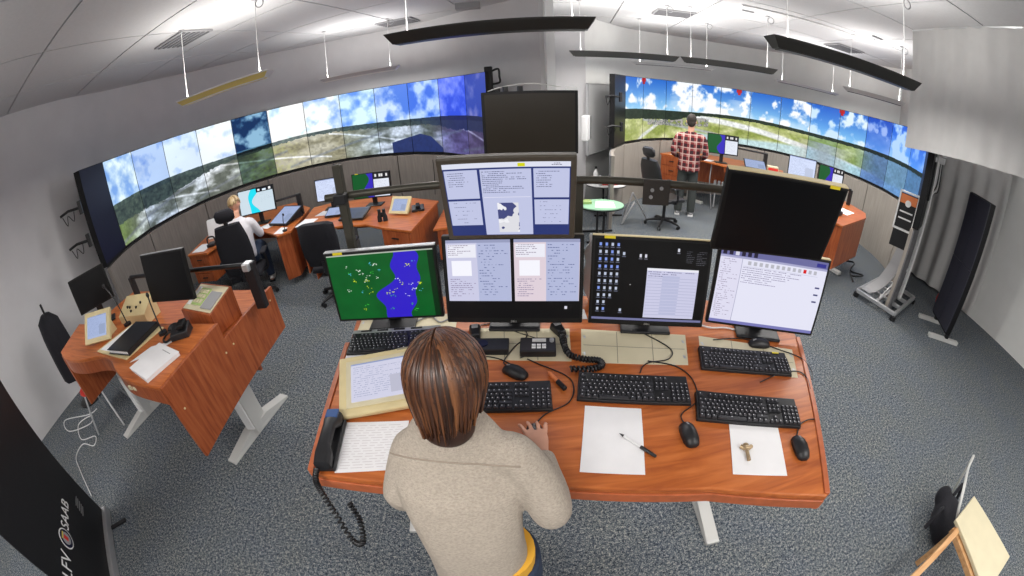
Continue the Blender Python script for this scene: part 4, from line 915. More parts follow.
for z_, rx, ry in ((.35, .26, .14), (.6, .24, .14), (.9, .22, .13), (1.1, .20, .10), (1.18, .08, .05)): rs.append([(rx * cos(q) * (1 + .12 * sin(5 * q)), ry * sin(q) * (1 + .12 * cos(7 * q)), z_) for q in np.linspace(0, 2 * PI, 28, endpoint=False)])
b.rings(rs).obj('coat', M['fabricblack'], t, smooth=80); B().tube([(0, 0, 0), (0, 0, 1.3)], .015, 8).obj('stand_pole', M['black'], t); B().cyl((0, 0, 0), .18, .02, 20).obj('stand_base', M['black'], t)
# white mains cord on the floor
tag(B().tube(spline([(-4.72, 1.62, .006), (-4.80, 1.50, .006), (-5.25, 1.30, .006), (-4.95, 1.18, .006), (-4.60, 1.38, .012), (-4.72, 1.50, .006), (-4.85, 1.32, .006), (-4.55, 1.15, .006), (-4.30, 1.25, .016), (-4.22, 1.14, .006), (-4.45, 1.10, .006), (-4.40, .92, .006), (-4.15, .80, .006), (-3.70, .62, .006)], 8), .006, 6).obj('power_cord', M['white'], None, smooth=60), 'white power cord sprawling in loops on the carpet', 'cord')

# ================================================================== REAR LEFT CONSOLES
def console(name, label, top_, z, skirt, feet, legs=True, o=None, wd='wood', cabs=(), posts=()):
    o = o or top_[0]; t = thing(name, label, 'desk', (o[0], o[1], 0))
    B().prism(L2(top_, o), z - .028, z).obj('tabletop', M[wd], t, .004)
    for k, (pa, pb, z0, z1) in enumerate(skirt):
        a, c = Vector(pa), Vector(pb); n_ = (c - a).normalized(); q = Vector((-n_.y, n_.x)) * .018
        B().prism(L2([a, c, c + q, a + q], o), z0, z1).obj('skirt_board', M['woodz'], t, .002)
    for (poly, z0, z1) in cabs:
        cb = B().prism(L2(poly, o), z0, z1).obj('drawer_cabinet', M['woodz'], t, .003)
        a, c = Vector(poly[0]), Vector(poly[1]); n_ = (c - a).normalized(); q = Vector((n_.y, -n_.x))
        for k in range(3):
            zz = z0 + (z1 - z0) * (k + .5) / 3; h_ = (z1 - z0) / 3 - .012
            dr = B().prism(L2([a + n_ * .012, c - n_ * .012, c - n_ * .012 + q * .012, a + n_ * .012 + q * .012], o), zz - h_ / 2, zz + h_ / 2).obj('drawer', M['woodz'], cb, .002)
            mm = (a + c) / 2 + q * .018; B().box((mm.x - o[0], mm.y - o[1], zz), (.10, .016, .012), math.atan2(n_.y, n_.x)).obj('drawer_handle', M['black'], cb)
    for (x, y, yw) in feet:
        lg = B().box((x - o[0], y - o[1], (z + .02) / 2), (.09, .12, z - .07), yw).obj('leg', M['lgrey'], t, .006)
        B().box((x - o[0], y - o[1], .03), (.09, .62, .05), yw).obj('foot', M['lgrey'], lg, .006)
    return t
R1 = [(-4.48, 3.96), (-4.05, 3.95), (-4.02, 4.45), (-3.62, 4.66), (-3.15, 4.38), (-2.98, 4.25), (-2.84, 4.40), (-3.06, 5.45), (-3.60, 5.92), (-4.30, 5.70), (-4.78, 4.95)]
console('operator_console', 'cherry-wood console where the seated operator in white shirt works', R1, .76,
        [((-4.46, 3.98), (-4.76, 4.94), .30, .73), ((-2.88, 4.42), (-3.06, 5.40), .10, .73), ((-3.02, 4.28), (-2.88, 4.42), .10, .73), ((-4.20, 5.3), (-3.2, 5.2), .40, .73)],
        [(-4.3, 4.9, .3), (-3.1, 4.95, 0)], cabs=[([(-4.46, 3.985), (-4.08, 3.975), (-4.08, 4.42), (-4.6, 4.5)], .32, .73)])
R2 = [(-2.76, 4.42), (-2.43, 4.32), (-2.05, 4.38), (-1.72, 4.33), (-1.45, 4.15), (-1.07, 3.97), (-.93, 5.09), (-1.70, 5.58), (-2.70, 5.56), (-2.98, 5.42)]
console('operator_console', 'cherry-wood console with binoculars and cream panel on it, in front of the cloudy screens', R2, .76,
        [((-2.74, 4.45), (-2.94, 5.40), .10, .73), ((-1.09, 3.99), (-.95, 5.07), .20, .73), ((-2.6, 5.3), (-1.1, 5.2), .40, .73)],
        [(-2.20, 5.0, 0), (-1.22, 4.90, 0)], cabs=[([(-1.48, 4.185), (-1.10, 4.00), (-1.02, 4.45), (-1.42, 4.60)], .20, .73)])
b = thing('storage_rack', 'small cabinet with stacked trays under the console edge', 'rack', (-2.53, 4.64, 0), .1)
for k in range(5): B().box((0, 0, .14 + k * .13), (.26, .34, .02)).obj('shelf', M['lgrey'], b)
for s_ in (-1, 1): B().box((s_ * .135, 0, .35), (.014, .34, .70)).obj('side', M['woodz'], b)
t = console('side_shelf', 'low cherry shelf attached past the end of the binocular console', [(-.90, 4.35), (-.66, 4.42), (-.58, 5.20), (-.88, 5.20)], .62, [((-.86, 4.38), (-.68, 4.43), .20, .60), ((-.68, 4.44), (-.60, 5.18), .20, .60)], [(-.74, 4.80, 0)])
monitor('flat_monitor', 'monitor with cyan sea map in front of the seated operator', -3.66, 4.88, .94, .20, .62, .38, 10, P['cyan'], arm='stand', base=.761)
monitor('flat_monitor', 'monitor with pale page on the binocular console, left of the green-map one', -2.53, 5.16, .90, .12, .44, .33, 8, P['white'], arm='stand', base=.761)
monitor('flat_monitor', 'monitor with small green map on the binocular console', -1.86, 5.10, .88, -.05, .58, .36, 8, P['green'], arm='stand', base=.761, sticker=-.36)
tilt_panel('tilted_display', 'large tilted pale-blue display beside the seated operator', -3.16, 4.86, .761, -.30, .40, .42, 20, P['white2'], 'black', inner=.05)
tilt_panel('tilted_display', 'dark tilted display flat on the binocular console', -1.98, 4.66, .761, -.12, .36, .30, 12, P['dim'], 'black', inner=.06)
tilt_panel('tilted_display', 'small dark display between papers and chair on binocular console', -2.36, 4.86, .761, .05, .24, .22, 14, P['white2'], 'black', inner=.05)
tilt_panel('touch_panel', 'cream tilted touch panel right of the binoculars', -1.34, 4.66, .761, -.30, .28, .24, 50, P['white2'], group='cream touch panels')
t = thing('binoculars', 'black binoculars standing upright beside the cream touch panel', 'binoculars', (-1.52, 4.40, .761), .1)
for s_ in (-1, 1): B().tube([(s_ * .035, 0, 0), (s_ * .035, 0, .06), (s_ * .030, 0, .09), (s_ * .028, 0, .15)], [.030, .028, .020, .020], 14).obj('barrel', M['black'], t, smooth=40)
B().box((0, 0, .08), (.05, .02, .06)).obj('bridge', M['black'], t, .004)
t = thing('desk_telephone', 'black telephone with gooseneck right of the cream touch panel on binocular console', 'telephone', (-1.14, 4.72, .761), .2)
B().hexa([(-.08, -.07, 0), (.08, -.07, 0), (.08, .07, 0), (-.08, .07, 0)], [(-.08, -.07, .03), (.08, -.07, .03), (.08, .07, .06), (-.08, .07, .06)]).obj('body', M['black'], t, .006); B().box((0, 0, .065), (.05, .16, .03)).obj('receiver', M['satin'], t, .01)
for i, (poly, lb) in enumerate((([(-2.85, 4.52), (-2.62, 4.48), (-2.60, 4.80), (-2.84, 4.84)], 'white papers at the near corner of binocular console'), ([(-2.72, 4.92), (-2.50, 4.90), (-2.46, 5.10), (-2.68, 5.14)], 'white papers below the pale-page monitor'), ([(-4.45, 4.02), (-4.18, 4.02), (-4.20, 4.32), (-4.50, 4.34)], 'white papers on the drawer cabinet by the seated operator'), ([(-3.62, 4.70), (-3.38, 4.62), (-3.30, 4.80), (-3.52, 4.86)], 'white form under the cyan map monitor'), ([(-3.10, 4.34), (-2.94, 4.32), (-2.98, 4.56), (-3.12, 4.60)], 'white papers beside the tilted pale-blue display'))):
    sheet('paper_sheet', lb, poly, .7612)
t = thing('desk_telephone', 'black telephone lying on the papers of drawer cabinet', 'telephone', (-4.16, 4.22, .763), .3); B().box((0, 0, .02), (.13, .15, .04)).obj('body', M['black'], t, .008); B().tube(spline([(-.07, 0, .04), (-.05, 0, .12), (.05, 0, .12), (.07, 0, .04)], 5), .012, 8).obj('receiver', M['black'], t, smooth=60)
t = thing('document_holder', 'white upright holder with leaning papers left of the seated operator', 'holder', (-4.42, 4.66, .761), .5)
B().hexa([(-.13, -.10, 0), (.13, -.10, 0), (.13, .10, 0), (-.13, .10, 0)], [(-.12, .02, .26), (.12, .02, .26), (.12, .09, .26), (-.12, .09, .26)]).obj('stand', M['white'], t, .004); B().box((0, -.06, .14), (.20, .006, .22), 0, Matrix.Rotation(-.42, 3, 'X')).obj('sheet', M['paper'], t)
t = thing('display_support', 'black monitor arm bar behind the tilted pale-blue display', 'arm', (-3.05, 5.15, .761), .25)
B().tube([(-.55, 0, .26), (0, 0, .30)], .018, 8).obj('bar', M['black'], t); B().box((0, 0, .16), (.07, .07, .32)).obj('post', M['black'], t, .008)
gooseneck('black gooseneck microphone at the joint of two rear consoles', -2.95, 4.42, .761, .02, .02, .22)
cable('thin cable running down the laminate wall under the cloudy screens', [(-1.20, 6.43, 1.10), (-1.20, 6.42, .8), (-1.22, 6.42, .5)], .006, 'black', name='cable')

# ================================================================== RIGHT-HAND CONSOLES
O3 = [(3.05, 7.42), (3.42, 7.02), (3.70, 6.82), (3.98, 6.41), (4.50, 6.12), (5.10, 6.05), (5.45, 6.45), (4.85, 7.15), (3.95, 7.72), (3.42, 7.66)]
console('operator_console', 'cherry-wood console in front of the man in checked shirt', O3, .95,
        [((3.98, 6.44), (4.50, 6.15), .83, .92), ((3.6, 7.3), (4.9, 6.7), .45, .92)], [(3.75, 7.3, .6), (4.95, 6.5, .6)], cabs=[([(3.07, 7.40), (3.40, 7.06), (3.62, 7.30), (3.32, 7.60)], .35, .92)])
monitor('flat_monitor', 'monitor with green and violet map beside the standing man', 4.02, 6.62, 1.13, -.33, .62, .38, 8, P['green'], arm='stand', base=.951)
tilt_panel('tilted_display', 'tilted pale display right of the green and violet map', 4.66, 6.40, .951, -.45, .44, .36, 18, P['white2'], 'black', inner=.05)
t = thing('display_support', 'black monitor arm bar behind the console of the standing man', 'arm', (5.02, 6.55, .951), -.45); B().tube([(-.65, 0, .30), (0, 0, .28)], .018, 8).obj('bar', M['black'], t); B().box((0, 0, .15), (.07, .07, .30)).obj('post', M['black'], t, .008)
sheet('paper_sheet', 'white papers on the console left of the man in checked shirt', [(3.22, 7.32), (3.42, 7.10), (3.60, 7.28), (3.42, 7.48)], .9512)
sheet('paper_sheet', 'white papers on the console right of the man in checked shirt', [(3.62, 6.98), (3.85, 6.74), (4.00, 6.88), (3.78, 7.14)], .9512)
t = thing('paper_box', 'opened carton with red and white sides at the end of the console', 'box', (5.02, 6.28, .951), -.5); B().box((0, 0, .05), (.22, .16, .10)).obj('carton', M['cream'], t, .003); B().box((0, -.081, .05), (.20, .003, .05)).obj('red_band', M['red'], t)
tag(B().tube(spline([(3.86, 6.72, .905), (3.84, 6.70, .6), (3.88, 6.68, .35), (3.95, 6.70, .014)], 5), .012, 6).obj('cable', M['grey']), 'grey cable drooping under the console of the standing man', 'cable')
t = thing('cable_tray', 'silver ribbed cable bundle under the console of the standing man', 'tray', (4.32, 6.66, .52), -.6)
for k in range(9): B().box((-.32 + k * .08, 0, 0), (.05, .12, .10)).obj('rib', M['alu'], t, .01)
B().box((0, 0, -.06), (.74, .10, .02)).obj('tray', M['grey'], t)
B().box((.30, 0, -.28), (.03, .03, .44)).obj('support', M['grey'], t); B().box((-.30, 0, -.28), (.03, .03, .44)).obj('support', M['grey'], t)
O4 = [(4.08, 3.40), (5.05, 3.78), (5.30, 4.00), (5.38, 4.55), (5.55, 5.30), (5.0, 5.55), (4.45, 5.30), (4.55, 4.60), (4.25, 4.10), (3.90, 3.80)]
console('operator_console', 'cherry-wood console behind the tilted black monitor, near the white mast', O4, .95,
        [((4.10, 3.42), (5.05, 3.79), .34, .92), ((5.05, 3.79), (5.30, 4.01), .34, .92), ((3.92, 3.80), (4.10, 3.42), .34, .92)], [(4.80, 4.15, .2), (4.9, 5.1, .2)])
monitor('flat_monitor', 'pale-page monitor behind the tilted black monitor', 4.80, 5.18, 1.10, -.62, .50, .36, 8, P['white'], arm='stand', base=.951)
monitor('flat_monitor', 'green-map monitor behind the tilted black monitor, right of the pale page', 5.22, 4.86, 1.06, -.75, .46, .36, 8, P['green'], arm='stand', base=.951)
t = thing('desk_telephone', 'black and white telephone on the console near the white mast', 'telephone', (4.40, 3.84, .951), .4); B().box((0, 0, .03), (.16, .14, .05)).obj('body', M['black'], t, .01); B().box((0, .02, .06), (.12, .05, .03)).obj('receiver', M['white'], t, .008)
sheet('paper_sheet', 'white papers on the console end near the white mast', [(4.62, 3.82), (4.95, 3.95), (4.86, 4.20), (4.55, 4.08)], .9512)
sheet('paper_sheet', 'cream form lying on the console end behind the telephone', [(4.42, 4.02), (4.56, 4.08), (4.72, 4.55), (4.58, 4.55)], .9512, 'cream')
t = thing('display_support', 'black bent arm bar at the back of the console near the white mast', 'arm', (5.22, 4.35, .951), .3); B().tube([(-.62, .35, .24), (0, 0, .24)], .02, 8).obj('bar', M['black'], t); B().box((0, 0, .12), (.06, .06, .24)).obj('post', M['black'], t, .008)

# ------------------------------------------------------------------ low tables
def low_table(label, x, y, h_, r, topm, yaw=0):
    t = thing('low_table', label, 'table', (x, y, 0), yaw)
    B().prism([(r * cos(q), r * .78 * sin(q)) for q in np.linspace(0, 2 * PI, 32, endpoint=False)], h_ - .022, h_).obj('tabletop', topm, t, .006)
    B().prism([(r * 1.01 * cos(q), r * .79 * sin(q)) for q in np.linspace(0, 2 * PI, 32, endpoint=False)], h_ - .034, h_ - .0225).obj('rim', M['black'], t)
    for s_ in (-1, 1): B().tube([(s_ * .05, 0, h_ - .035), (s_ * .05, 0, .04)], .018, 8).obj('column', M['black'], t)
    for s_ in (-1, 1): B().box((0, s_ * .22, .02), (.50, .035, .03)).obj('foot_bar', M['black'], t, .006)
    B().box((0, 0, .025), (.04, .46, .03)).obj('cross_bar', M['black'], t)
    return t
low_table('low oval table with pale green top and white papers', 1.35, 5.38, .52, .34, M['green'])
low_table('low oval table carrying red items and bottles behind the green one', 1.72, 6.55, .54, .36, M['white'])
sheet('paper_sheet', 'white papers on the pale green table', [(1.22, 5.22), (1.52, 5.20), (1.56, 5.48), (1.30, 5.54)], .5202)
o = B().box((0, 0, .02), (.16, .12, .04)).obj('lime_box', M['lgreen'], None, .006); o.location = (1.13, 5.44, .5202); tag(o, 'lime green box on the pale green table', 'box')
def bottle(label, x, y, z, m_, cap, r=.032, h_=.22):
    t = thing('bottle', label, 'bottle', (x, y, z)); B().tube([(0, 0, 0), (0, 0, h_ * .62), (0, 0, h_ * .8), (0, 0, h_ * .88)], [r, r, r * .45, r * .4], 16).obj('body', m_, t, smooth=50); B().cyl((0, 0, h_ * .885), r * .48, h_ * .12, 12).obj('cap', cap, t)
bottle('white bottle with black cap on the table behind the green one', 1.52, 6.52, .541, M['white'], M['black'], .045, .30)
bottle('short pale bottle beside the red items', 1.56, 6.36, .541, M['white'], M['white'], .04, .18)
t = thing('red_basket', 'red tray with black things beside the bottles', 'basket', (1.75, 6.46, .5415)); B().box((0, 0, .03), (.30, .16, .06)).obj('tray', M['red'], t, .01); B().ell((.05, 0, .09), (.05, .05, .04), 10, 6).obj('black_lid', M['black'], t)
sheet('white_cloth', 'white cloth draped on the end of table behind the green one', [(1.93, 6.42), (2.08, 6.50), (2.0, 6.74), (1.78, 6.72)], .5412, 'paper', 'cloth', .012)
t = thing('folding_stand', 'folded grey tripod legs leaning near the low tables', 'stand', (2.05, 6.05, 0), .3)
for a_, c_ in (((0, 0, .5), (-.25, -.1, .015)), ((0, 0, .5), (.30, -.05, .015)), ((0, 0, .5), (.05, .30, .015)), ((-.25, -.1, .02), (.12, .1, .30))): B().tube([a_, c_], .014, 6).obj('leg', M['grey'], t)
t = thing('paper_roll', 'crumpled white tissue behind the lower monitors beside the weather page', 'tissue', (.40, 1.74, DZ + .001)); 
b = B(); b.ell((0, 0, .19), (.035, .03, .19), 12, 9); o = b.obj('tissue', M['paper'], t, smooth=60)
for v_ in o.data.vertices: v_.co.x += .010 * sin(v_.co.z * 60 + v_.co.y * 80); v_.co.y += .008 * cos(v_.co.z * 47)

# ------------------------------------------------------------------ camera mast on its aluminium base, sign, wall of monitors
t = thing('camera_mast', 'aluminium trolley base with tall white pole and bundle of white cameras', 'stand', (5.34, 2.92, 0), 0)
ca, sa_ = (4.66, 3.26), (4.82, 2.62)
bz = .09
def bar3(nm, a_, c_, w_=.045, h_=.05, m_='alu', par=t, z=bz):
    a_, c_ = Vector((a_[0] - 5.34, a_[1] - 2.92)), Vector((c_[0] - 5.34, c_[1] - 2.92)); mm = (a_ + c_) / 2; d_ = c_ - a_
    return B().box((mm.x, mm.y, z), (d_.length, w_, h_), math.atan2(d_.y, d_.x)).obj(nm, M[m_], par, .003)
c1, c2, c3, c4 = Vector((4.66, 3.26)), Vector((4.84, 2.62)), Vector((5.82, 2.92)), Vector((5.66, 3.56))
bar3('frame_bar', c1, c2); bar3('frame_bar', c2, c3); bar3('frame_bar', c3, c4); bar3('frame_bar', c4, c1)
for u in (.30, .62): bar3('cross_bar', c1.lerp(c4, u), c2.lerp(c3, u))
bar3('cross_bar', c2.lerp(c1, .5), c3.lerp(c4, .5), z=bz + .002)
for c_ in (c1, c2, c3, c4): B().cyl((c_.x - 5.34, c_.y - 2.92, 0), .045, .064, 14).obj('castor', M['black'], t)
B().box((0, 0, 1.16), (.05, .05, 2.10)).obj('pole', M['white'], t, .004)
B().tube([(-.5, .05, .12), (0, 0, .62)], .012, 6).obj('brace', M['alu'], t)
for k, (dx, dy, dz, yw) in enumerate(((-.12, 0, 2.08, .3), (.02, -.06, 2.20, 1.2), (.14, .02, 2.10, 2.0), (-.02, .05, 2.02, -.5))):
    h_ = B().box((dx, dy, dz), (.13, .09, .09), yw).obj('camera_head', M['white'], t, .012)
    B().tube([(dx, dy, dz), (dx + .07 * cos(yw), dy + .07 * sin(yw), dz - .02)], .026, 12).obj('lens', M['black'], h_)
for k in range(5): B().tube(spline([(.05 + .03 * k, 0, 2.05), (.10 + .04 * k, .03, 1.85 - .04 * k), (.03 + .02 * k, .02, 1.62), (0, .01, 1.3)], 5), .008, 5).obj('cable', M['white' if k % 2 else 'black'], t, smooth=60)
for s_ in (-1, 1): B().tube([(-.10 + s_ * .05, .05, 1.35), (-.10 + s_ * .05, .05, 2.05)], .010, 6).obj('thin_rod', M['alu'], t)
# poster frame on the mast: orange top, black picture with a round mark
t = thing('poster_frame', 'small framed poster with orange top and black field fixed to the camera mast', 'sign', (5.10, 3.12, 1.06), -1.05)
B().box((0, 0, .24), (.26, .03, .46)).obj('backing', M['black'], t)
for s_ in (-1, 1): B().box((s_ * .14, -.005, .24), (.022, .04, .52)).obj('frame_stile', M['white'], t); B().box((0, -.005, .24 + s_ * .25), (.30, .04, .022)).obj('frame_rail', M['white'], t)
B().box((0, -.018, .40), (.25, .004, .12)).obj('orange_band', M['orange'], t); B().tube([(0, -.017, .35), (0, -.023, .35)], .045, 18).obj('round_mark', M['white'], t)
for k in range(2): B().box((0, -.018, .23 - k * .09), (.20, .004, .02)).obj('print_line', M['white'], t)
B().box((0, .0, -.14), (.26, .02, .24)).obj('lower_sheet', M['black'], t)
# curved grey sheet sweeping down to the base
t = thing('curved_sheet', 'curved grey sheet sweeping down from the poster to the aluminium base', 'sheet', (5.0, 2.95, 0), 0)
pr = spline([(4.72, 3.20, .13), (4.86, 3.17, .16), (5.02, 3.12, .30), (5.10, 3.07, .52), (5.11, 3.05, .62), (5.12, 3.02, .80)], 6)
nrm = Vector((.28, .96, 0)) * .0; side_ = Vector((.10, -.34, 0)) * .26
b = B(); b.rings([[p + side_ - Vector((5, 2.95, 0)), p - side_ - Vector((5, 2.95, 0)), p - side_ - Vector((4.985, 2.95, .008)), p + side_ - Vector((4.985, 2.95, .008))] for p in pr]).obj('sheet', M['grey'], t, smooth=50)
tag(B().tube(spline([(4.95, 3.60, .02), (4.98, 3.75, .10), (5.12, 3.78, .02), (5.30, 3.70, .06), (5.25, 3.95, .02), (5.42, 4.05, .10), (5.40, 4.3, .02)], 6), .014, 6).obj('cable', M['black'], None, smooth=60), 'bundle of black cables on floor between console and aluminium base', 'cable')
# big black monitor wall on the right
t = thing('monitor_wall', 'upright block of four black screens on a stand at the wall', 'display', (5.76, 2.50, 0), math.atan2(.42, .30) + PI)
Wm = .62
B().box((Wm / 2, .06, 1.0), (Wm, .08, 1.75)).obj('frame', M['satin'], t, .005)
for i in range(2):
    for j in range(2): B().box((Wm * (.25 + .5 * i), .012, .58 + .86 * j), (Wm / 2 - .012, .02, .85)).obj('screen', mat('grey_off_screen', (.035, .035, .05), .3) if i + j == 0 else bpy.data.materials['grey_off_screen'], t, .002)
for x_ in (.06, Wm - .06): B().box((x_, .06, .03), (.06, .55, .05)).obj('foot', M['lgrey'], t); B().box((x_, .10, .5), (.05, .05, .95)).obj('stand_post', M['black'], t)
o = B().ell((0, 0, .17), (.16, .16, .17), 16, 8).obj('red_bag', M['red'], None, smooth=60); o.location = (6.35, 2.60, 0); tag(o, 'red and white bag on the floor behind the black monitor wall', 'bag')
t = thing('wall_socket', 'small white double socket low on the draped wall', 'socket', (6.86, 4.2, .5), -1.4); B().box((0, 0, 0), (.16, .03, .09)).obj('plate', M['white'], t, .004); B().box((0, -.02, 0), (.05, .02, .05)).obj('plug', M['white'], t)

# ------------------------------------------------------------------ roll-up banner at the lower left
t = thing('roll_up_banner', 'black upright banner with white lettering and round crest beside the sprawling cord', 'banner', (-3.34, .55, 0), math.atan2(.45, -.49))
# local x runs from the far corner towards the viewer's reading start (x = 0 far end, negative = nearer)
Lb = 1.15
T = Matrix.Rotation(0, 4, 'Z')
yaw = t.rotation_euler.z
B().box((Lb / 2 * -1, 0, .045), (Lb, .09, .08)).obj('base_housing', M['alu'], t, .006)
B().box((-Lb / 2, 0, 1.12), (Lb - .05, .008, 2.08)).obj('printed_cloth', M['black'], t)
B().box((-Lb / 2, 0, 2.17), (Lb - .03, .02, .025)).obj('top_bar', M['alu'], t)
B().box((-.20, -.11, .012), (.04, .22, .016)).obj('foot', M['black'], t, .004); B().box((-.95, -.11, .012), (.04, .22, .016)).obj('foot', M['black'], t, .004)
FR = Matrix.Rotation(PI / 2, 4, 'X')
word('lettering', 'SAAB', .115, M['white'], t, Matrix.Translation((-.48, -.006, .545)) @ FR)
word('lettering', 'LFV', .135, M['white'], t, Matrix.Translation((-.93, -.006, .545)) @ FR)
def disc(nm, x, z, r, y, m_, par): return B().rings([[(x + r * cos(q), yy, z + r * sin(q)) for q in np.linspace(0, 2 * PI, 28, endpoint=False)] for yy in (y, y - .002)]).obj(nm, m_, par)
em = disc('emblem', -.70, .54, .075, -.005, M['white'], t); disc('emblem_ring', -.70, .54, .066, -.007, M['bluescreen'], em); disc('emblem_field', -.70, .54, .045, -.009, M['grey'], em)
B().box((-.70, -.012, .545), (.03, .003, .045)).obj('emblem_shield', M['red'], em)
B().prism([(-.70 - .03, -.013), (-.70 + .03, -.013), (-.70 + .03, -.011), (-.70 - .03, -.011)], .575, .588).obj('emblem_crown', mat('gold_print', (.6, .5, .1), .5), em)
pass
bb = B()
for k in range(5): bb.box((-.23 - .01 * k, -.006, .42 - k * .02), (.10, .002, .006))
stuff(bb.obj('small_print', M['grey'], t))

# ------------------------------------------------------------------ light wooden stool and black bag at the right edge
t = thing('wooden_stool', 'light wooden folding seat with cream top at the right edge of the room', 'stool', (2.45, -.15, 0), 0)
B().hexa([(-.02, -.34, .44), (.42, -.30, .44), (.42, .26, .44), (.08, .22, .44)], [(-.02, -.34, .47), (.42, -.30, .47), (.42, .26, .47), (.08, .22, .47)]).obj('seat', M['cream'], t, .006)
B().tube([(-.62, .14, .445), (.02, .14, .445)], .001, 4) 
B().box((-.28, .12, .43), (.80, .040, .045), .09).obj('frame_rail', M['pine'], t, .004)
B().box((-.24, -.32, .43), (.86, .040, .045), .05).obj('frame_rail', M['pine'], t, .004)
B().box((.03, -.06, .41), (.040, .50, .045), -.18).obj('cross_rail', M['pine'], t, .004)
for x_, y_ in ((-.60, .09), (-.60, -.34), (.10, .16), (.10, -.30)): B().box((x_, y_, .205), (.04, .04, .41)).obj('leg', M['pine'], t, .003)
t = thing('black_bag', 'black rucksack with straps slumped on carpet behind the light wooden seat', 'bag', (2.92, .16, 0), .5)
b = B(); b.ell((0, 0, .13), (.20, .13, .13), 16, 8); b.ell((.13, .10, .17), (.08, .07, .09), 12, 8); b.ell((-.12, -.04, .10), (.10, .10, .10), 12, 8)
remesh(b, 'body', M['fabricblack'], t, .02, 3)
B().tube(spline([(-.05, .10, .22), (-.18, .16, .28), (-.26, .18, .16)], 5), .016, 6).obj('strap', M['fabricblack'], t); B().tube(spline([(.20, .0, .18), (.30, -.04, .24), (.34, -.12, .05)], 5), .016, 6).obj('strap', M['fabricblack'], t)
tag(B().tube(spline([(2.72, .02, .30), (2.66, .10, .42), (2.72, .20, .52), (2.95, .30, .50), (3.2, .36, .45), (3.3, .3, .05)], 6), .012, 6).obj('cable', M['lgrey'], None, smooth=60), 'pale cable looping over the black rucksack', 'cable')

# ================================================================== OFFICE CHAIRS
def office_chair(label, x, y, yaw, seat_z=.48, back_h=.62, head=True, m_='leather', tilt=8, arms=True, open_back=False):
    """the sitter faces local +y; the backrest is at local -y"""
    t = thing('office_chair', label, 'chair', (x, y, 0), yaw)
    b = B(); b.hexa([(-.23, -.23, seat_z - .07), (.23, -.23, seat_z - .07), (.25, .25, seat_z - .07), (-.25, .25, seat_z - .07)], [(-.22, -.22, seat_z), (.22, -.22, seat_z), (.24, .24, seat_z + .01), (-.24, .24, seat_z + .01)]); b.obj('seat', M[m_], t, .03, seg=3, smooth=60)
    T = Matrix.Translation((0, -.24, seat_z + .06)) @ Matrix.Rotation(rad(tilt), 4, 'X')
    b = B(); b.M = T; prof = [(0, .19, .035), (.12, .225, .045), (.30, .235, .040), (.48, .22, .045), (back_h, .17, .04)]
    b.rings([[(hw * (abs(cos(q)) ** .5) * (1 if cos(q) > 0 else -1), th * (abs(sin(q)) ** .7) * (1 if sin(q) > 0 else -1) - .05 * (1 - (2 * z_ / back_h - 1) ** 2) * 0 - .03, z_) for q in np.linspace(0, 2 * PI, 20, endpoint=False)] for z_, hw, th in prof]); b.obj('backrest', M[m_], t, smooth=50)
    if head:
        b = B(); b.M = T; b.rings([[(hw * (abs(cos(q)) ** .6) * (1 if cos(q) > 0 else -1), th * sin(q) - .02, z_) for q in np.linspace(0, 2 * PI, 16, endpoint=False)] for z_, hw, th in ((back_h + .04, .09, .03), (back_h + .07, .13, .045), (back_h + .15, .135, .05), (back_h + .19, .10, .03))]); b.obj('headrest', M[m_], t, smooth=50)
        b = B(); b.M = T; b.box((0, -.05, back_h), (.05, .02, .16)); b.obj('headrest_bar', M['black'], t)
    B().tube([(0, 0, .10), (0, 0, seat_z - .07)], .028, 12).obj('gas_lift', M['black'], t); B().box((0, -.02, seat_z - .085), (.20, .26, .04)).obj('mechanism', M['black'], t, .008)
    B().tube([(0, -.10, seat_z - .08), (0, -.30, seat_z - .04), (0, -.31, seat_z + .12)], .022, 8).obj('back_bar', M['black'], t)
    if arms:
        for s_ in (-1, 1):
            B().tube(spline([(s_ * .20, 0, seat_z - .07), (s_ * .29, 0, seat_z - .03), (s_ * .29, -.02, seat_z + .18)], 4), .018, 8).obj('arm_post', M['black'], t); B().box((s_ * .29, 0, seat_z + .20), (.075, .26, .03)).obj('armrest', M[m_], t, .012)
    for k in range(5):
        a = 2 * PI * k / 5 + .3; lg = B().tube([(0, 0, .11), (.16 * cos(a), .16 * sin(a), .095), (.30 * cos(a), .30 * sin(a), .065)], [.030, .022, .016], 8).obj('base_leg', M['black'], t, smooth=50)
        c_ = (.30 * cos(a), .30 * sin(a)); tt = (-sin(a), cos(a))
        for s_ in (-1, 1): B().tube([(c_[0] + tt[0] * .010 * s_, c_[1] + tt[1] * .010 * s_, .029), (c_[0] + tt[0] * .026 * s_, c_[1] + tt[1] * .026 * s_, .029)], .028, 14).obj('castor', M['black'], lg, smooth=40)
    return t
office_chair('black leather office chair with headrest beside the man in checked shirt', 2.56, 5.86, -1.20, .50, .60, True, 'leather', 14)
office_chair('tall black office chair in which the fair-haired operator sits', -3.42, 3.98, .42, .455, .66, True, 'fabricblack', 6)
office_chair('black office chair pushed to the binocular console behind the rail post', -2.06, 3.95, .05, .50, .50, False, 'fabricblack', 4)

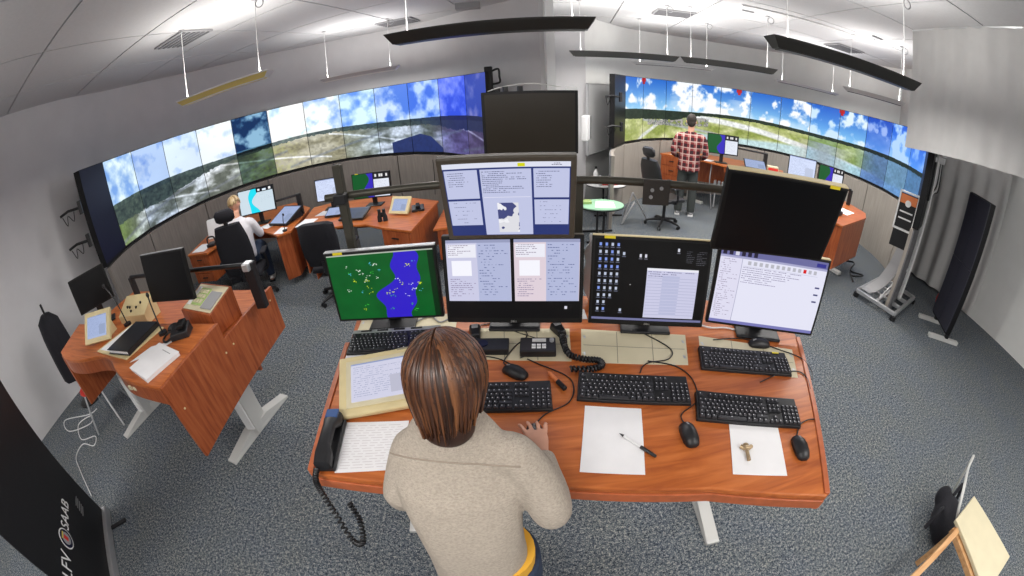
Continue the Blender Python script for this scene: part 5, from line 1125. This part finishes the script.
# ================================================================== PEOPLE
def limb(b, pts, rs, n=14, flat=1.0): b.tube(spline(pts, 5), list(np.interp(np.linspace(0, len(pts) - 1, (len(pts) - 1) * 5 + 1), range(len(pts)), rs)), n, True, flat)
def hand(b, wrist, fwd, up, s=1.0, side=1, curl=.5, spread=.45):
    """palm and five separate fingers; fwd = along the fingers, up = back of the hand, side = +1 for a right hand (thumb towards -x)"""
    f = Vector(fwd).normalized(); u = Vector(up); u = (u - f * u.dot(f)).normalized(); r = f.cross(u) * side; w_ = Vector(wrist)
    def at_(a, c, d): return w_ + f * a * s + r * c * s + u * d * s
    rs = []
    for a, hw, hh in ((-.01, .024, .018), (.02, .032, .017), (.05, .038, .016), (.085, .038, .013)):
        rs.append([at_(a, hw * cos(q), hh * sin(q) + .002) for q in np.linspace(0, 2 * PI, 14, endpoint=False)])
    b.rings(rs)
    for k, (c, L) in enumerate(((-.031, .072), (-.0105, .080), (.0105, .074), (.030, .058))):
        sp = (c * spread)
        pts = [at_(.07, c, .002), at_(.085 + L * .4, c + sp * .35, .004 - curl * .006), at_(.085 + L * .75, c + sp * .5, -.006 - curl * .022), at_(.085 + L * .92, c + sp * .55, -.014 - curl * .038)]
        b.tube(spline(pts, 3), list(np.linspace(.0088 * s, .0070 * s, 10)), 8)
    pts = [at_(.015, -.026, -.002), at_(.04, -.046, -.008), at_(.068, -.056, -.014 - curl * .01), at_(.088, -.053, -.020 - curl * .018)]
    b.tube(spline(pts, 3), list(np.linspace(.0125 * s, .0085 * s, 10)), 8)
def head_geo(b, c, yaw=0, pitch=0, s=1.0, roll=0):
    """face towards local +y"""
    R = Matrix.Rotation(yaw, 3, 'Z') @ Matrix.Rotation(pitch, 3, 'X') @ Matrix.Rotation(roll, 3, 'Y'); c = Vector(c)
    def q(x, y, z): return c + R @ (Vector((x, y, z)) * s)
    b.ell(q(0, -.008, .018), (.074 * s, .092 * s, .094 * s), 20, 14, R)
    b.ell(q(0, .022, -.045), (.058 * s, .068 * s, .072 * s), 18, 12, R)
    b.ell(q(0, .062, -.092), (.026 * s, .024 * s, .022 * s), 12, 8, R)       # chin
    b.tube([q(0, .084, .012), q(0, .108, -.028), q(0, .088, -.036)], [.008 * s, .015 * s, .010 * s], 10)  # nose
    b.ell(q(0, .084, -.062), (.024 * s, .012 * s, .009 * s), 12, 6, R)       # lips
    for k in (-1, 1):
        b.ell(q(k * .076, -.004, -.012), (.010 * s, .020 * s, .030 * s), 10, 8, R); b.ell(q(k * .030, .080, .018), (.020 * s, .010 * s, .008 * s), 10, 6, R)
    return q, R
def eyes(t, q, R, s):
    for k in (-1, 1):
        e = B(); e.ell(q(k * .030, .079, .006), (.0125 * s, .0125 * s, .0095 * s), 12, 8, R); e = e.obj('eye', M['white'], t, smooth=60)
        B().ell(q(k * .030, .090, .006), (.005 * s, .003 * s, .005 * s), 10, 6, R).obj('iris', M['black'], e, smooth=60)
    B().ell(q(0, .096, -.063), (.019 * s, .004 * s, .0035 * s), 12, 6, R).obj('mouth', mat('lips', (.42, .13, .11), .5), t, smooth=60)
def locks(name, t, q, m_, n, ln, seed, rx=.086, ry=.102, rz=.106, parting=-.012, front=.085, w0=.011):
    """hair as many tapered locks that start at the parting and fall along the skull"""
    r = random.Random(seed); b = B()
    cap = B(); rs = []
    for i in range(n):
        side = -1 if i % 2 else 1
        v = r.random(); y0 = front - v * (front + .060) ; x0 = parting + side * .003
        # direction at the scalp: sideways near the front, backwards at the crown
        ang = (PI / 2) * (0.02 + 1.02 * max(0, (v - .25) / .75)) * r.uniform(.75, 1.06) if v > .25 else r.uniform(-.30, .22)
        if v > .82: ang = r.uniform(.1, 1.0) * PI / 2
        L_ = ln * r.uniform(.86, 1.06); N_ = 11; pts = []; th = r.uniform(-.003, .005)
        dx_, dy_ = side * cos(ang), -sin(ang)
        tot = 0
        z0 = math.sqrt(max(0.0, 1 - (x0 / rx) ** 2 - ((y0 + .008) / ry) ** 2))
        p = Vector((x0, y0 + .008, z0 * rz)); d_ = Vector((dx_, dy_, 0)); wv = r.uniform(-.3, .3)
        for k in range(N_):
            nn_ = Vector((p.x / rx ** 2, p.y / ry ** 2, p.z / rz ** 2)).normalized()
            rr_ = 1 + th / .09 + .030 * sin(k / N_ * PI)
            if p.z > -.022: pp = Vector((p.x * rr_, p.y * rr_, p.z * rr_))
            else: pp = Vector((p.x * rr_, p.y * rr_, p.z))
            pts.append(pp); st = L_ / (N_ - 1)
            d_ = d_ + Vector((0, 0, -.30 - .12 * k / N_))                 # gravity bends the lock down
            d_ = (d_ - nn_ * d_.dot(nn_)).normalized() if p.z > -.030 else (d_ * .5 + Vector((-p.x * 3.2, (-.085 - p.y) * 3.0 if p.y < -.02 else .0, -1))).normalized()
            p = p + d_ * st
            if p.z > -.030:
                k_ = math.sqrt((p.x / rx) ** 2 + (p.y / ry) ** 2 + (p.z / rz) ** 2); p = p / k_
        # flattened tapering band lying on the head
        w_ = w0 * r.uniform(.6, 1.25); vs = []; M_ = len(pts)
        for k, pp in enumerate(pts):
            t_ = (pts[min(k + 1, M_ - 1)] - pts[max(k - 1, 0)]).normalized(); nn_ = Vector((pp.x / rx ** 2, pp.y / ry ** 2, max(pp.z, -.02) / rz ** 2)).normalized(); a_ = t_.cross(nn_)
            if a_.length < 1e-4: a_ = Vector((1, 0, 0))
            a_.normalize(); f_ = w_ * (.45 + .75 * sin(min(1, k / (M_ - 1) * 1.15) * PI * .75)) * (1 if k < M_ - 2 else (.55 if k == M_ - 2 else .12))
            ring = [pp + a_ * f_ * cos(u_) + nn_ * .0042 * sin(u_) for u_ in (0, PI / 3, 2 * PI / 3, PI, 4 * PI / 3, 5 * PI / 3)]
            vs.append([q(g.x, g.y - .008, g.z + .018) for g in ring])
        b.rings(vs)
    return b.obj(name, m_, t, smooth=60)

# ---- woman in the beige cardigan, standing at the main console, seen from behind and above
wt = thing('person', 'standing person with brown bob hair and beige knitted cardigan, using a mouse at main console', 'person', (-.16, .56, 0), 0)
wx, wy = -.16, .56
def W_(x, y, z): return Vector((x - wx, y - wy, z))
hc = W_(-.180, .750, 1.525)
b = B(); q, R = head_geo(b, hc, 0, -.30, 1.01)
limb(b, [W_(-.18, .66, 1.34), W_(-.185, .685, 1.40), W_(-.19, .72, 1.47)], [.050, .050, .052])
# body core, legs and hands are one surface with the head
limb(b, [W_(-.145, .54, .88), W_(-.155, .555, 1.05), W_(-.17, .60, 1.22), W_(-.18, .655, 1.34)], [.085, .08, .08, .045], 18)
for s_ in (-1, 1):
    limb(b, [W_(-.15 + s_ * .085, .56, .88), W_(-.15 + s_ * .10, .57, .50), W_(-.15 + s_ * .105, .55, .09)], [.078, .054, .038])
    b.ell(W_(-.15 + s_ * .105, .60, .04), (.042, .115, .035), 12, 8)
RS, RE, RWr = W_(-.020, .650, 1.315), W_(.080, .545, 1.185), W_(.068, .755, 1.182)
LS, LE, LWr = W_(-.298, .685, 1.310), W_(-.352, .60, 1.19), W_(-.285, .80, 1.182)
limb(b, [RS, RE, RWr], [.040, .036, .026]); limb(b, [LS, LE, LWr], [.040, .036, .026])
hand(b, W_(.066, .765, 1.184), (-.14, 1, -.02), (0, .1, 1), .96, 1, .30, 1.0); hand(b, W_(-.280, .81, 1.178), (.15, 1, -.10), (0, .1, 1), .92, -1, .5)
remesh(b, 'body', M['skin'], wt, .0055, 3); eyes(wt, q, R, .98)
b = B()   # cardigan
rs = []
for (cx, cy, z, hw, hd, tl) in ((-.135, .500, .80, .155, .130, 0), (-.138, .505, .90, .155, .125, 0), (-.146, .520, 1.02, .150, .118, .1), (-.156, .538, 1.12, .155, .108, .2), (-.167, .575, 1.21, .168, .105, .3), (-.174, .615, 1.28, .178, .105, .4), (-.178, .650, 1.335, .165, .088, .5), (-.182, .680, 1.385, .125, .075, .5), (-.184, .698, 1.425, .088, .070, .3), (-.186, .700, 1.452, .070, .062, .2)):
    ring = []
    for u_ in np.linspace(0, 2 * PI, 40, endpoint=False):
        c_, n_ = cos(u_), sin(u_); fold = 1 + .012 * sin(u_ * 7 + z * 9) * (1 if z < 1.2 else .3)
        ring.append(W_(cx + hw * (abs(c_) ** .8) * (1 if c_ > 0 else -1) * fold, cy + hd * (abs(n_) ** .85) * (1 if n_ > 0 else -1) * fold, z + tl * .06 * n_))
    rs.append(ring)
b.rings(rs)
limb(b, [W_(-.08, .655, 1.320), RS, W_(.042, .600, 1.255), RE, W_(.085, .60, 1.188), W_(.078, .68, 1.184), W_(.070, .745, 1.184)], [.064, .070, .064, .058, .052, .042, .036], 18)
b.ell(RE + Vector((0, -.003, 0)), (.056, .056, .054), 14, 10)
limb(b, [W_(-.27, .675, 1.320), LS, W_(-.330, .64, 1.25), LE, W_(-.328, .70, 1.188), W_(-.287, .79, 1.183)], [.064, .068, .062, .055, .048, .038], 18)
for k in range(4): limb(b, [W_(.050, .585 + .035 * k, 1.215 - .005 * k), W_(.082, .570 + .038 * k, 1.232 - .010 * k), W_(.110, .565 + .04 * k, 1.205 - .008 * k)], [.010, .014, .008], 8)   # sleeve creases
cg = remesh(b, 'cardigan', M['knit'], wt, .007, 5)
# raised seams across the shoulders and at the sleeve
def surf_y(x, z):   # nearest point of the back
    best = min((v.co for v in cg.data.vertices), key=lambda c_: (c_.x - x) ** 2 * 4 + (c_.z - z) ** 2 * 4 + (c_.y) * .02); return Vector(best)
from mathutils.bvhtree import BVHTree
_bv = BVHTree.FromPolygons([v.co[:] for v in cg.data.vertices], [p_.vertices[:] for p_ in cg.data.polygons])
def seam(pts, nm='seam'):
    out = []
    for p_ in spline(pts, 6):
        h_ = _bv.ray_cast(p_, Vector((0, .72, -.69)).normalized()) 
        if h_[0] is not None: out.append(h_[0] + h_[1] * .0008)
    if len(out) > 3: B().tube(out, .0028, 6).obj(nm, mat('seam_knit', (.33, .275, .22), .95), cg, smooth=60)
seam([W_(-.36, .35, 1.62), W_(-.18, .33, 1.62), W_(.0, .32, 1.61)])
# rib hem and the yellow shirt below it
b = B(); limb(b, [W_(-.115, .60, .88), W_(-.115, .60, .985)], [.110, .108], 24); b.M = None
yb = b.obj('yellow_shirt', mat('yellow_cloth', (.80, .42, .04), .8), wt, smooth=60); yb.scale = (1.0, 1.0, 1)
yb.location = (.040, -.085, .0)
b = B()
limb(b, [W_(-.085, .525, .74), W_(-.085, .525, .915)], [.150, .138], 22)
for s_ in (-1, 1): limb(b, [W_(-.14 + s_ * .075, .53, .80), W_(-.15 + s_ * .10, .57, .50), W_(-.15 + s_ * .105, .55, .08)], [.098, .070, .060], 16)
remesh(b, 'trousers', M['denim'], wt, .012, 3)
for s_ in (-1, 1):
    b = B(); b.ell(W_(-.15 + s_ * .105, .605, .05), (.050, .130, .048), 14, 8); b.box(W_(-.15 + s_ * .105, .60, .012), (.085, .25, .024)); b.obj('shoe', M['black'], wt, smooth=50)
hm = hair_mat('brown_hair', (.024, .008, .003), (.075, .025, .010), (.22, .085, .030))
b = B(); b.ell(q(0, -.016, .018), (.088, .104, .106), 24, 16, R); b.ell(q(0, -.045, -.040), (.084, .068, .085), 20, 12, R); b.ell(q(0, -.058, -.100), (.074, .056, .066), 18, 10, R)
hcap = remesh(b, 'hair_cap', mat('dark_brown_hair', (.035, .011, .005), .6), wt, .008, 2)
hr = locks('hair', wt, q, hm, 1100, .262, 5, rx=.099, ry=.113, rz=.110, front=.092, w0=.0052)

# ---- the man in the checked shirt, standing at the far right console
def checked():
    m_ = bpy.data.materials.new('red_check_cloth'); m_.use_nodes = True; nt = m_.node_tree; p = nt.nodes['Principled BSDF']; p.inputs['Roughness'].default_value = .9
    tc = nt.nodes.new('ShaderNodeTexCoord'); sp = nt.nodes.new('ShaderNodeSeparateXYZ'); nt.links.new(tc.outputs['Object'], sp.inputs[0])
    def mth(op, a, v=None):
        n_ = nt.nodes.new('ShaderNodeMath'); n_.operation = op
        if hasattr(a, 'default_value') or hasattr(a, 'is_linked'): nt.links.new(a, n_.inputs[0])
        if v is not None:
            if hasattr(v, 'is_linked'): nt.links.new(v, n_.inputs[1])
            else: n_.inputs[1].default_value = v
        return n_.outputs[0]
    def band(o_, period, frac, off=0.0):
        a = mth('ADD', o_, 10 + off); a = mth('DIVIDE', a, period); a = mth('FRACT', a); return mth('LESS_THAN', a, frac)
    xb, zb = band(sp.outputs[0], .115, .5), band(sp.outputs[2], .115, .5)
    xt, zt = band(sp.outputs[0], .115, .14, .022), band(sp.outputs[2], .115, .14, .022)
    s_ = mth('ADD', xb, zb); s_ = mth('MULTIPLY', s_, .5)
    cr = nt.nodes.new('ShaderNodeValToRGB'); cr.color_ramp.interpolation = 'CONSTANT'; e = cr.color_ramp.elements; e[0].color = (.36, .17, .15, 1); e[1].position = .9; e[1].color = (.030, .010, .014, 1); k = e.new(.4); k.color = (.20, .022, .026, 1)
    nt.links.new(s_, cr.inputs[0]); mx = nt.nodes.new('ShaderNodeMixRGB'); mx.inputs[2].default_value = (.72, .64, .58, 1); nt.links.new(cr.outputs[0], mx.inputs[1])
    tt = mth('MAXIMUM', xt, zt); tt = mth('MULTIPLY', tt, .45); nt.links.new(tt, mx.inputs[0]); nt.links.new(mx.outputs[0], p.inputs['Base Color']); return m_
mx0, my0 = 3.20, 6.40
mt = thing('person', 'standing person in red checked shirt and dark grey trousers facing the sunny screens', 'person', (mx0, my0, 0), -.45)
b = B(); q, R = head_geo(b, (0, .02, 1.715), -.05, -.06, 1.10)
limb(b, [(0, -.01, 1.48), (0, .015, 1.62)], [.06, .058])
limb(b, [(0, 0, .92), (0, 0, 1.15), (0, -.01, 1.40)], [.13, .13, .12], 18)
for s_ in (-1, 1):
    limb(b, [(s_ * .09, 0, .92), (s_ * .11, .02, .50), (s_ * .12, -.02, .09)], [.085, .06, .042]); b.ell((s_ * .125, .05, .045), (.045, .13, .04), 12, 8)
    limb(b, [(s_ * .19, -.01, 1.43), (s_ * .27, -.03, 1.16), (s_ * .20, .20, 1.04)], [.05, .042, .03]); hand(b, (s_ * .195, .215, 1.035), (-s_ * .25, 1, -.25), (0, .3, 1), 1.0, s_, .5)
remesh(b, 'body', M['skin'], mt, .009, 2); eyes(mt, q, R, 1.0)
b = B(); rs = []
for z, hw, hd in ((.84, .205, .165), (.95, .200, .160), (1.10, .190, .145), (1.25, .200, .135), (1.38, .222, .130), (1.45, .205, .105), (1.50, .130, .080), (1.535, .075, .068)):
    rs.append([(hw * (abs(cos(u_)) ** .8) * (1 if cos(u_) > 0 else -1) * (1 + .02 * sin(5 * u_ + z * 8)), -.005 + hd * sin(u_), z) for u_ in np.linspace(0, 2 * PI, 32, endpoint=False)])
b.rings(rs)
for s_ in (-1, 1): limb(b, [(s_ * .12, -.01, 1.44), (s_ * .205, -.015, 1.42), (s_ * .262, -.03, 1.28), (s_ * .285, -.035, 1.15), (s_ * .25, .10, 1.08), (s_ * .205, .20, 1.045)], [.07, .075, .066, .058, .05, .040], 16)
remesh(b, 'checked_shirt', checked(), mt, .010, 4)
b = B(); limb(b, [(0, 0, .80), (0, 0, .92)], [.135, .130], 20)
for s_ in (-1, 1): limb(b, [(s_ * .085, 0, .87), (s_ * .11, .015, .50), (s_ * .12, -.01, .07)], [.105, .085, .072], 16)
remesh(b, 'trousers', mat('grey_trousers', (.045, .052, .05), .85), mt, .013, 3)
for s_ in (-1, 1):
    b = B(); b.ell((s_ * .125, .05, .05), (.052, .145, .048), 14, 8); sh = b.obj('shoe', M['grey'], mt, smooth=50); B().box((s_ * .125, .05, .013), (.095, .29, .026)).obj('sole', M['white'], sh, .006)
b = B(); b.ell(q(0, -.014, .030), (.088, .103, .105), 20, 12, R); b.ell(q(0, -.046, -.020), (.080, .062, .078), 16, 10, R)
hb = remesh(b, 'hair', mat('dark_short_hair', (.035, .026, .022), .8, noise=.5, nscale=90), mt, .008, 2)

# ---- the seated operator
sx0, sy0 = -3.44, 4.05
st_ = thing('person', 'seated person with fair hair and white shirt working at the cyan map monitor', 'person', (sx0, sy0, 0), .42)
b = B(); q, R = head_geo(b, (0, .13, 1.285), .0, -.30, .98)
limb(b, [(0, .03, 1.06), (0, .09, 1.20)], [.06, .052]); limb(b, [(0, .02, .60), (0, .0, .78), (0, .02, 1.02)], [.10, .105, .10], 18)
for s_ in (-1, 1):
    limb(b, [(s_ * .10, .02, .58), (s_ * .15, .44, .57), (s_ * .16, .46, .10)], [.08, .058, .042]); b.ell((s_ * .16, .52, .045), (.045, .13, .04), 12, 8)
    limb(b, [(s_ * .17, .03, 1.03), (s_ * .25, .10, .84), (s_ * .22, .33, .81)], [.046, .040, .028]); hand(b, (s_ * .22, .345, .808), (-s_ * .2, 1, -.05), (0, .1, 1), .95, s_, .4)
remesh(b, 'body', M['skin'], st_, .009, 2); eyes(st_, q, R, .98)
b = B(); rs = []
for z, hw, hd, dy in ((.58, .16, .11, .02), (.70, .17, .13, .0), (.88, .185, .125, .0), (1.0, .200, .115, .02), (1.06, .175, .09, .03), (1.105, .11, .07, .04), (1.135, .065, .06, .05)):
    rs.append([(hw * (abs(cos(u_)) ** .8) * (1 if cos(u_) > 0 else -1), dy + hd * sin(u_), z) for u_ in np.linspace(0, 2 * PI, 28, endpoint=False)])
b.rings(rs)
for s_ in (-1, 1): limb(b, [(s_ * .11, .03, 1.03), (s_ * .185, .03, 1.02), (s_ * .25, .09, .86), (s_ * .255, .15, .82), (s_ * .22, .335, .812)], [.064, .068, .056, .05, .038], 16)
remesh(b, 'white_shirt', mat('white_cloth', (.74, .72, .76), .9, noise=.08, nscale=20), st_, .010, 4)
b = B(); limb(b, [(0, -.02, .60), (0, .10, .60)], [.115, .115], 18)
for s_ in (-1, 1): limb(b, [(s_ * .09, .02, .575), (s_ * .15, .45, .565), (s_ * .16, .47, .09)], [.10, .076, .062], 16)
remesh(b, 'trousers', M['denim'], st_, .013, 3)
for s_ in (-1, 1):
    b = B(); b.ell((s_ * .16, .53, .05), (.050, .135, .045), 14, 8); sh = b.obj('shoe', M['white'], st_, smooth=50); B().box((s_ * .16, .53, .012), (.09, .27, .024)).obj('sole', M['black'], sh, .005)
locks('hair', st_, q, hair_mat('fair_hair', (.20, .12, .05), (.42, .29, .14), (.62, .48, .28)), 180, .15, 9, rx=.086, ry=.100, rz=.106, front=.08, w0=.014)
